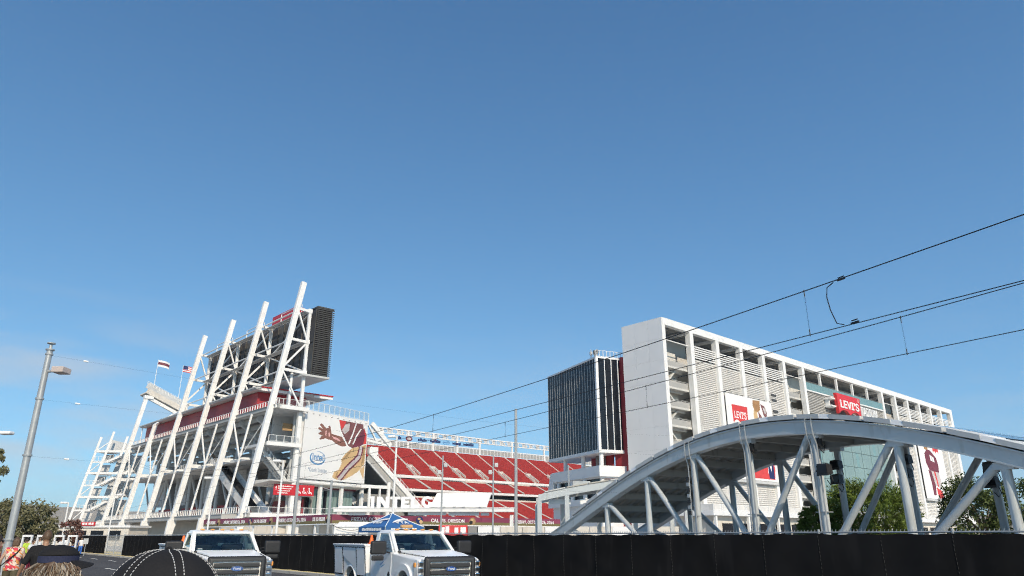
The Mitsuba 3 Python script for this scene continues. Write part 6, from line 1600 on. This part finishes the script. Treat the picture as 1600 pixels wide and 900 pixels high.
def person(label, x, y, z, az, H=1.75, pose=None, top='cloth_white', bottom='cloth_navy', skin='skin', hair='hair_dark', sleeves=0.55, shorts=False, edge=0.035, hairlen=0.0, shoes='rubber', group=None, build=1.0, seg=10, bald=False):
    k = thing('person', label, 'person', group)
    J, f = skel(H, pose)
    a = math.radians(az)
    FRM = fr((math.cos(a), -math.sin(a), 0), (math.sin(a), math.cos(a), 0), (x, y, z))
    P = lambda: MB(FRM)
    b = build
    torso = [m3.Manifold.batch_hull([ball(J['pl'], .105 * f * b, seg), ball(J['pr'], .105 * f * b, seg), ball(J['wl'], .088 * f * b, seg), ball(J['wr'], .088 * f * b, seg)]),
             m3.Manifold.batch_hull([ball(J['wl'], .088 * f * b, seg), ball(J['wr'], .088 * f * b, seg), ball(J['cl'], .1 * f * b, seg), ball(J['cr'], .1 * f * b, seg)]),
             m3.Manifold.batch_hull([ball(J['cl'], .1 * f * b, seg), ball(J['cr'], .1 * f * b, seg), ball(J['sl'], .055 * f, seg), ball(J['sr'], .055 * f, seg), ball(J['nk'], .06 * f, seg)])]
    arms, legs, extra = [], [], []
    for q in 'lr':
        arms += [limb(J['s' + q], J['e' + q], .052 * f, .041 * f, seg), limb(J['e' + q], J['ha' + q], .041 * f, .028 * f, seg)]
        legs += [limb(J['h' + q], J['k' + q], .085 * f * b, .056 * f, seg), limb(J['k' + q], J['a' + q], .056 * f, .037 * f, seg)]
        w, e = J['ha' + q], J['e' + q]
        d = (w - e) / np.linalg.norm(w - e); sd = -1 if q == 'l' else 1
        pm = w + d * 0.075 * f
        fwd = np.array([0, 1.0, 0]) - d * d[1]; fwd /= np.linalg.norm(fwd) + 1e-9
        extra.append(m3.Manifold.batch_hull([ball(w, .026 * f, 6), ball(pm + fwd * .028 * f, .016 * f, 6), ball(pm - fwd * .028 * f, .016 * f, 6)]))
        inn = np.cross(d, fwd) * (-sd)
        for i, L in enumerate((.07, .08, .076, .06)):
            p0 = pm + fwd * (.03 - .02 * i) * f; p1 = p0 + (d * .6 + inn * .2) * L * 0.6 * f; p2 = p1 + (d * .5 + inn * .5) * L * 0.55 * f
            extra += [limb(p0, p1, .0095 * f, .0085 * f, 6), limb(p1, p2, .0085 * f, .007 * f, 6)]
        p0 = w + d * .03 * f + fwd * .02 * f; extra += [limb(p0, p0 + (fwd * .035 + d * .02) * f, .011 * f, .01 * f, 6), limb(p0 + (fwd * .035 + d * .02) * f, p0 + (fwd * .045 + d * .05) * f, .01 * f, .008 * f, 6)]
    hc = J['hd']
    head = ball((0, 0, 0), 1, 18).scale([.076 * f, .094 * f, .115 * f]).translate([float(c) for c in hc])
    jaw = m3.Manifold.batch_hull([ball(hc + np.array([0, .045, -.085]) * f, .03 * f, 8), ball(hc + np.array([0, .0, -.03]) * f, .066 * f, 10), ball(hc + np.array([0, .055, -.03]) * f, .036 * f, 8)])
    nose = m3.Manifold.batch_hull([ball(hc + np.array([0, .09, .01]) * f, .008 * f, 6), ball(hc + np.array([0, .108, -.025]) * f, .012 * f, 6), ball(hc + np.array([0, .085, -.035]) * f, .014 * f, 6)])
    ears = [m3.Manifold.batch_hull([ball(hc + np.array([e_ * .077, -.005, .018]) * f, .013 * f, 6), ball(hc + np.array([e_ * .074, .0, -.025]) * f, .01 * f, 6)]) for e_ in (-1, 1)]
    neck = limb(J['nk'], J['nt'], .056 * f, .052 * f, seg)
    body = m3.Manifold.batch_boolean(torso + arms + legs + [head, jaw, nose, neck] + ears + extra, m3.OpType.Add)
    part(k, 'body', P().mesh(smooth_tri(body, edge, 4)), skin, smooth=True)
    for e_ in (-1, 1):
        ey = part(k, 'eye', P().mesh(tri(ball(hc + np.array([e_ * .031, .082, .008]) * f, .012 * f, 8))), 'letter_white', smooth=True)
        part(ey, 'iris', P().mesh(tri(ball(hc + np.array([e_ * .031, .091, .008]) * f, .006 * f, 8))), 'rubber', smooth=True)
    part(k, 'mouth', P().mesh(tri(limb(hc + np.array([-.02, .085, -.062]) * f, hc + np.array([.02, .085, -.062]) * f, .006 * f, .006 * f, 6))), 'print_pink', smooth=True)
    g = .016 * f
    tp_ = [m3.Manifold.batch_hull([ball(J['pl'] + np.array([0, 0, -.03]) * f, .108 * f * b + g, seg), ball(J['pr'] + np.array([0, 0, -.03]) * f, .108 * f * b + g, seg), ball(J['wl'], .09 * f * b + g, seg), ball(J['wr'], .09 * f * b + g, seg)]),
           m3.Manifold.batch_hull([ball(J['wl'], .09 * f * b + g, seg), ball(J['wr'], .09 * f * b + g, seg), ball(J['cl'], .102 * f * b + g, seg), ball(J['cr'], .102 * f * b + g, seg)]),
           m3.Manifold.batch_hull([ball(J['cl'], .102 * f * b + g, seg), ball(J['cr'], .102 * f * b + g, seg), ball(J['sl'], .055 * f + g, seg), ball(J['sr'], .055 * f + g, seg), ball(J['nk'] - UP * .02, .055 * f + g, seg)])]
    for q in 'lr':
        if sleeves:
            s0, e0, w0 = J['s' + q], J['e' + q], J['ha' + q]
            t_ = min(sleeves, 1.0)
            tp_.append(limb(s0, s0 + (e0 - s0) * t_, .055 * f + g, .046 * f + g, seg))
            if sleeves > 1: tp_.append(limb(e0, e0 + (w0 - e0) * (sleeves - 1), .046 * f + g, .034 * f + g, seg))
    tpm = m3.Manifold.batch_boolean(tp_, m3.OpType.Add) - m3.Manifold.cube([1.2, 1.2, 0.3]).translate([-0.6, -0.6, float(.86 * f - 0.3)])
    part(k, 'shirt', P().mesh(smooth_tri(tpm, edge, 3)), top, smooth=50)
    lg = [m3.Manifold.batch_hull([ball(J['pl'], .108 * f * b + g * .6, seg), ball(J['pr'], .108 * f * b + g * .6, seg), ball(J['hl'], .09 * f * b + g, seg), ball(J['hr'], .09 * f * b + g, seg)])]
    for q in 'lr':
        lg.append(limb(J['h' + q], J['k' + q], .09 * f * b + g, .062 * f + g, seg))
        if not shorts: lg.append(limb(J['k' + q], J['a' + q], .062 * f + g, .048 * f + g * .6, seg))
    part(k, 'trousers', P().mesh(smooth_tri(m3.Manifold.batch_boolean(lg, m3.OpType.Add), edge, 3)), bottom, smooth=50)
    for q in 'lr':
        A_ = J['a' + q]
        part(k, 'shoe', P().mesh(tri(m3.Manifold.batch_hull([ball(A_ + np.array([0, -.03, -.05]) * f, .04 * f, 8), ball(A_ + np.array([0, .0, -.02]) * f, .042 * f, 8), ball(A_ + np.array([0, .15, -.06]) * f, .033 * f, 8)]))), shoes, smooth=40)
    if not bald:
        hp = ball((0, 0, 0), 1, 18).scale([.084 * f, .098 * f, .122 * f]).translate([float(c) for c in hc + np.array([0, -.008, .008]) * f])
        cutb = m3.Manifold.batch_hull([ball(hc + np.array([e_ * .05, .16, dz]) * f, .075 * f, 10) for e_ in (-1, 1) for dz in (.0, -.2)])
        low = m3.Manifold.cube([1, 1, 1]).translate([-0.5, -0.5, float(hc[2] - 1 - .045 * f)])
        hm = hp - cutb - (low if hairlen == 0 else m3.Manifold.cube([1, 1, .2]).translate([-.5, float(hc[1]) + .03, float(hc[2]) - .25]))
        if hairlen: hm = hm + m3.Manifold.batch_hull([ball(hc + np.array([e_ * .05, -.055, dz]) * f, .045 * f, 8) for e_ in (-1, 1) for dz in (.03, -hairlen)])
        part(k, 'hair', P().mesh(smooth_tri(hm, edge * 0.6, 2)), hair, smooth=60)
    return k, FRM, J, f


pav_z = G + 0.12
# the tall man in black seen from behind
k, FRM, J, f = person('man in a black T-shirt seen from behind, carrying a white bag', -9.55, 15.6, pav_z, -36, 1.86, dict(el=(-0.30, -0.05, 1.17), hal=(-0.34, 0.10, 0.98), kl=(-0.1, 0.12, 0.52), al=(-0.1, 0.08, 0.09), ar=(0.1, -0.18, 0.12), kr=(0.1, -0.05, 0.5)), 'cloth_black', 'cloth_grey', 'skin_tan', 'hair_brown', 0.9, edge=0.025, build=1.12)
hp = J['hal'] + np.array([-0.02, 0.05, -0.1])
bag = m3.Manifold.batch_hull([ball(hp + np.array([0, 0, -.03]), .02), ball(hp + np.array([-.03, 0, -.3]), .09), ball(hp + np.array([.05, .02, -.34]), .07), ball(hp + np.array([-.06, -.02, -.22]), .05)])
bg = smooth_tri(bag, 0.03, 3); bv = np.array(bg.vertices); bv += 0.012 * (meshkit.noise(bv * 30)[:, None] - 0.5)
single('shopping_bag', MB(FRM).mesh(trimesh.Trimesh(bv, bg.faces, process=False)), 'banner_white', 'white plastic bag hanging from the left hand of the man in black', 'bag', smooth=40)
# the woman in the floral top
k, FRM, J, f = person('woman in a red floral sleeveless top and olive shorts, seen from behind', -14.2, 21.8, pav_z, -35, 1.72, dict(el=(-0.29, -0.06, 1.16), hal=(-0.30, 0.04, 0.93), er=(0.29, -0.04, 1.15), har=(0.31, 0.07, 0.92), kl=(-0.1, 0.12, 0.52), al=(-0.1, 0.06, 0.09), kr=(0.1, -0.04, 0.5), ar=(0.1, -0.2, 0.13)), 'cloth_floral', 'cloth_olive', 'skin', 'hair_brown', 0, True, 0.025, 0.09, build=1.08)
bag = m3.Manifold.batch_hull([ball((-.3, .05, .98), .05), ball((-.3, .05, .8), .07), ball((-.3, -.12, .82), .06), ball((-.3, -.1, .97), .04)])
hb = thing('shoulder_bag', 'black bag on a strap across the back of the woman in the floral top', 'bag')
part(hb, 'pouch', MB(FRM).mesh(smooth_tri(bag, 0.04, 3)), 'cloth_black', smooth=40)
part(hb, 'strap', MB(FRM).tube([(.14, -.06, 1.44), (.06, -.14, 1.32), (-.1, -.16, 1.15), (-.26, -.12, .98)], 0.016, 6), 'cloth_black')
# man at the left edge with dark glasses
k, FRM, J, f = person('man in dark glasses and a pale shirt cut by the left edge', -9.35, 13.75, pav_z, 62, 1.78, None, 'cloth_pale_blue', 'cloth_navy', 'skin', 'hair_dark', 0.8, edge=0.022, build=1.05)
g_ = thing('sunglasses', 'dark sunglasses worn by the man at the left edge', 'glasses')
hc = J['hd']
for e_ in (-1, 1):
    part(g_, 'lens', MB(FRM).mesh(tri(m3.Manifold.batch_hull([ball(hc + np.array([e_ * .014, .096, .014]), .012, 8), ball(hc + np.array([e_ * .048, .088, .016]), .016, 8), ball(hc + np.array([e_ * .034, .094, -.004]), .014, 8)]))), 'dark_glass', smooth=40)
    part(g_, 'temple', MB(FRM).tube([hc + np.array([e_ * .06, .08, .016]), hc + np.array([e_ * .082, .0, .014])], 0.004, 5), 'rubber')
# far crowd at the end of the fence
CROWD = [(14, 34, -30, 1.70, 'cloth_olive', 'cloth_navy', 'person in olive standing behind the big grey pole'), (23, 46, 20, 1.68, 'cloth_lime', 'cloth_navy', 'person in a lime vest left of the woman in the floral top'), (43, 47, -70, 1.68, 'cloth_lime', 'cloth_black', 'person in a lime vest right of the woman in the floral top'),
         (52, 42, 100, 1.66, 'cloth_white', 'cloth_maroon', 'person in a white top and maroon trousers between the white frames'), (63, 55, -120, 1.72, 'cloth_white', 'cloth_navy', 'person in white between the lime vest and the man in black'), (97, 60, -60, 1.7, 'cloth_white', 'cloth_maroon', 'person in white just right of the man in black'),
         (104.5, 74, 150, 1.74, 'cloth_white', 'cloth_black', 'person in a white shirt and black trousers beside the orange cone'), (127.5, 80, 160, 1.72, 'cloth_white', 'cloth_blue', 'person in white and blue at the left end of the black fence'), (121, 84, 40, 1.7, 'cloth_blue', 'cloth_grey', 'person in blue standing behind the seated figure'),
         (9, 40, -20, 1.6, 'cloth_maroon', 'cloth_black', 'person in a maroon top near the left edge, behind the big pole')]
for u, Y, az, H, c1, c2, lab in CROWD:
    person(lab, (u - 800) / 1188 * Y, Y, G + 0.05, az, H, None, c1, c2, 'skin' if u % 2 else 'skin_tan', 'hair_dark' if u % 3 else 'hair_brown', 0.6, edge=0.06, seg=8)
# seated figure in blue
person('person in blue crouching on the verge beside the orange cone', (113.5 - 800) / 1188 * 76, 76, G + 0.05, 120, 1.7,
       dict(pl=(-.08, -.1, .42), pr=(.08, -.1, .42), wl=(-.06, -.06, .55), wr=(.06, -.06, .55), cl=(-.1, .04, .76), cr=(.1, .04, .76), sl=(-.185, .06, .88), sr=(.185, .06, .88), nk=(0, .07, .92), nt=(0, .1, 1.0), hd=(0, .13, 1.09), hl=(-.09, -.08, .4), hr=(.09, -.08, .4), kl=(-.14, .3, .48), kr=(.14, .3, .48), al=(-.13, .18, .09), ar=(.13, .18, .09), el=(-.24, .2, .66), er=(.24, .2, .66), hal=(-.14, .34, .56), har=(.14, .34, .56)), 'cloth_blue', 'cloth_blue', edge=0.06, seg=8)
for i, (t, c1, lab) in enumerate(((143.2, 'cloth_white', 'person in white behind the walkway railing by the rightmost leaning column'), (146.5, 'cloth_navy', 'person in navy behind the walkway railing by the rightmost leaning column'), (167.0, 'cloth_black', 'person in black on the walkway between two leaning columns'), (228.5, 'cloth_maroon', 'person in maroon on the walkway at its far left end'), (226.0, 'cloth_navy', 'person in navy on the walkway at its far left end'))):
    q = S(59.6 + 0.3 * (i % 2), t); person(lab, q[0], q[1], 5.85, 200 + 40 * i, 1.75, None, c1, 'cloth_navy', edge=0.09, seg=6)
for i, (u, Y) in enumerate(((41, 50), (64, 50), (91, 52), (112, 54))):
    k = thing('portal_frame', ('first', 'second', 'third', 'fourth')[i] + ' white walk-through frame from the left, behind the crowd', 'frame')
    x = (u - 800) / 1188 * Y
    for dx in (-0.29, 0.29): part(k, 'upright', MB().box((x + dx - 0.045, Y, G), (x + dx + 0.045, Y + 0.12, 1.70)), 'panel_white')
    part(k, 'lintel', MB().box((x - 0.335, Y - 0.003, 1.705), (x + 0.335, Y + 0.123, 1.84)), 'panel_white')
cone('tall orange cone beside the crowd at the left end of the fence', WORLD, (107.5 - 800) / 1188 * 73, 73, G, 0.95)
k = thing('small_sign', 'small grey sign plate on a post at the left end of the black fence', 'sign')
x = (134 - 800) / 1188 * 78
part(k, 'plate', MB().box((x - 0.25, 78, 1.0), (x + 0.25, 78.03, 1.55)), 'steel_grey')
part(k, 'post', MB().tube([(x, 78.06, G), (x, 78.06, 1.5)], 0.03, 6), 'galvanised')
bd = thing('roadside_building', 'low pale building with a red sign band beyond the crowd at the left', 'building')
part(bd, 'wall', MB().box((-98, 150, 0), (-76, 158, 3.4)), 'pale_concrete')
part(bd, 'flat_roof', MB().box((-98.4, 149.6, 3.4), (-75.6, 158.4, 3.8)), 'panel_white')
for i in range(6): part(bd, 'window', MB().box((-97 + i * 3.4, 149.9, 1.0), (-94.5 + i * 3.4, 150.02, 2.8)), 'dark_glass')
part(bd, 'sign_band', MB().box((-88.5, 149.3, 3.75), (-82.5, 149.5, 4.45)), 'sign_red')
m = MB()
for i in range(9): m.box((-88.1 + i * 0.62, 149.2, 3.9), (-87.75 + i * 0.62 + 0.1 * (i % 2), 149.29, 4.3))
part(bd, 'sign_letters', m, 'letter_white', stuff=True)

# ------------------------------------------------------------------ the two heads close to the camera
CX, CY = -0.577, 1.34
k, FRM, J, f = person('person wearing a black cap with white stitching, close to the camera', CX, CY, pav_z, -98, 1.705, None, 'cloth_grey', 'cloth_navy', 'skin', 'hair_dark', 0.7, edge=0.02, bald=True)
# raise or lower so that the cap's top stands at the right height
cap = thing('cap', 'black baseball cap with double white stitched seams worn close to the camera', 'cap')
hc = J['hd']
CT = 1.728 - pav_z                                  # top of the cap above the wearer's ground
crown_c = np.array([0, hc[1] - 0.005, CT - 0.125])
def capf(th, ph, off=0.0):
    """th azimuth (0 = front), ph elevation"""
    r = np.array([0.089, 0.103, 0.125]) + off
    c, s_ = math.cos(ph), math.sin(ph)
    e = 0.82
    return crown_c + np.array([r[0] * math.sin(th) * c ** e, r[1] * math.cos(th) * c ** e, r[2] * s_ ** 0.9 if s_ > 0 else r[2] * s_])
V, F = [], []
NT, NP = 96, 26
for j in range(NP + 1):
    ph = math.radians(-22 + 112 * j / NP)
    for i in range(NT):
        th = 2 * math.pi * i / NT
        d = abs(((th / (2 * math.pi) * 6 + 0.5) % 1) - 0.5)
        V.append(capf(th, max(ph, -0.4), -0.0022 * math.exp(-(d / 0.03) ** 2) * (ph < 1.4)))
for j in range(NP):
    for i in range(NT):
        a, b = j * NT + i, j * NT + (i + 1) % NT
        F += [[a, b, b + NT], [a, b + NT, a + NT]]
part(cap, 'crown', MB(FRM).raw(V, F), 'cloth_black', smooth=True)
m = MB(FRM)
for q in range(6):
    for sd in (-1, 1):
        th = q * math.pi / 3 + math.pi / 6 * 0
        for j in range(30):
            p0, p1 = math.radians(-18 + j * 3.45), math.radians(-18 + j * 3.45 + 2.1)
            o = sd * 0.062
            g0 = th + o / max(math.cos(p0), 0.25); g1 = th + o / max(math.cos(p1), 0.25)
            m.bar(capf(g0, p0, 0.0012), capf(g1, p1, 0.0012), 0.0012, 0.001)
part(cap, 'stitching', m, 'stitch_white', stuff=True)
part(cap, 'button', MB(FRM).mesh(tri(ball(crown_c + np.array([0, 0, 0.1245]), 0.006, 10))), 'cloth_black', smooth=True)
V, F = [], []
n = 24
for d in (0, 0.004):
    for i in range(n + 1):
        a = math.radians(-68 + 136 * i / n)
        p = capf(a, -0.38); V.append(p + UP * (0.002 + d))
        w = 0.072 * math.cos(a * 1.15) ** 0.5
        V.append(p + np.array([math.sin(a) * w * 0.35, w, -0.012 - 0.25 * (math.sin(a) * 0.09) ** 2 / 0.05 + d]))
o = 2 * (n + 1)
for i in range(n):
    a = 2 * i; F += [[a, a + 2, a + 3], [a, a + 3, a + 1], [o + a, o + a + 3, o + a + 2], [o + a, o + a + 1, o + a + 3], [a + 1, a + 3, o + a + 3], [a + 1, o + a + 3, o + a + 1]]
part(cap, 'brim', MB(FRM).raw(V, F), 'cloth_black')
m = MB(FRM)
for (t0, p0, t1, p1) in ((-0.62, 0.02, -0.44, 0.40), (-0.44, 0.40, -0.3, 0.08), (-0.25, 0.1, -0.12, 0.42), (-0.12, 0.42, 0.05, 0.08), (-0.2, 0.24, 0.0, 0.28), (-0.68, 0.06, -0.5, -0.04), (0.1, 0.02, 0.3, 0.36), (0.3, 0.36, 0.45, 0.05), (0.4, 0.1, 0.62, 0.3)):
    m.bar(capf(t0, p0, 0.0015), capf(t1, p1, 0.0015), 0.009, 0.004)
part(cap, 'emblem', m, 'letter_white', stuff=True)
# woman with the visor
VX, VY = -2.63, 4.4
k, FRM, J, f = person('grey-blonde woman in a dark visor cap with a blue band, close at the lower left', VX, VY, pav_z, 38, 1.675, None, 'cloth_grey', 'cloth_navy', 'skin', 'hair_brown', 0.7, edge=0.02, hairlen=0.12)
hc = J['hd']
mat('hair_blonde', mottled((0.24, 0.19, 0.135), 0.45, 60), 0.5)
mat('hair_ash', mottled((0.36, 0.32, 0.27), 0.4, 60), 0.5)
rr = np.random.default_rng(21)
for name_, mt_, nn_ in (('hair_strand', 'hair_blonde', 420), ('hair_strand', 'hair_brown', 620), ('hair_strand', 'hair_ash', 360)):
    m = MB(FRM)
    for i in range(nn_):
        th = rr.uniform(0.9, 2 * math.pi - 0.9); ph = rr.uniform(-0.5, 0.28)
        p0 = hc + np.array([.088 * math.sin(th) * math.cos(ph), -.005 + .1 * math.cos(th) * math.cos(ph), .02 + .115 * math.sin(ph)])
        out = np.array([math.sin(th), math.cos(th), 0])
        L = rr.uniform(0.2, 0.38)
        p1 = p0 + out * rr.uniform(.02, .055) + UP * -0.04 + rr.normal(size=3) * .008
        p2 = p0 + out * rr.uniform(.02, .075) + np.array([rr.normal() * .02, rr.normal() * .02, -L * 0.6])
        p3 = p2 + np.array([rr.normal() * .02, rr.normal() * .02, -L * 0.4]) - out * .01
        m.tube([p0, p1, (p1 + p2) / 2 + np.array([rr.normal() * .012, rr.normal() * .012, 0]), p2, p3], 0.0027, 3, 0.001)
    part(k, name_, m, mt_, stuff=True)
vs = thing('visor_cap', 'dark visor cap with a navy band on the grey-blonde woman', 'cap')
band = [hc + np.array([.092 * math.sin(a), -.005 + .106 * math.cos(a), .062]) for a in np.linspace(0, 2 * math.pi, 40)]
m = MB(FRM); V, F = [], []
for i, p in enumerate(band):
    V += [p - UP * .018, p + UP * .018]
for i in range(len(band) - 1): F += [[2 * i, 2 * i + 2, 2 * i + 3], [2 * i, 2 * i + 3, 2 * i + 1]]
part(vs, 'band', m.raw(V, F), 'cloth_navy', smooth=True)
dome = ball((0, 0, 0), 1, 20).scale([.094, .108, .062]).translate([float(c) for c in hc + np.array([0, -.005, .078])]) - m3.Manifold.cube([1, 1, 1]).translate([-.5, -.5, float(hc[2]) - 1 + .078])
part(vs, 'crown', MB(FRM).mesh(smooth_tri(dome, 0.02, 1)), 'cloth_black', smooth=40)
V, F = [], []
n = 20
for d in (0, .004):
    for i in range(n + 1):
        a = math.radians(-72 + 144 * i / n); p = hc + np.array([.092 * math.sin(a), -.005 + .106 * math.cos(a), .05 + d]); w = .085 * math.cos(a * 1.1) ** .5
        V += [p, p + np.array([math.sin(a) * w * .4, w, -.018 - .03 * math.sin(a) ** 2])]
o = 2 * (n + 1)
for i in range(n):
    a = 2 * i; F += [[a, a + 2, a + 3], [a, a + 3, a + 1], [o + a, o + a + 3, o + a + 2], [o + a, o + a + 1, o + a + 3]]
part(vs, 'brim', MB(FRM).raw(V, F), 'cloth_black')

# ------------------------------------------------------------------ haze
scene['haze_air'] = dict(type='homogeneous', albedo={'type': 'rgb', 'value': [0.95, 0.95, 0.95]}, sigma_t=3.6e-5)
scene['haze'] = dict(type='cube', to_world=T().translate([0, 0, 350]).scale([14500, 14500, 352]), bsdf=dict(type='null'), interior=dict(type='ref', id='haze_air'))
labels['haze'] = dict(kind='stuff', label='thin pale haze in the air over the far hills', category='haze')
scene['camera']['medium'] = dict(type='ref', id='haze_air')
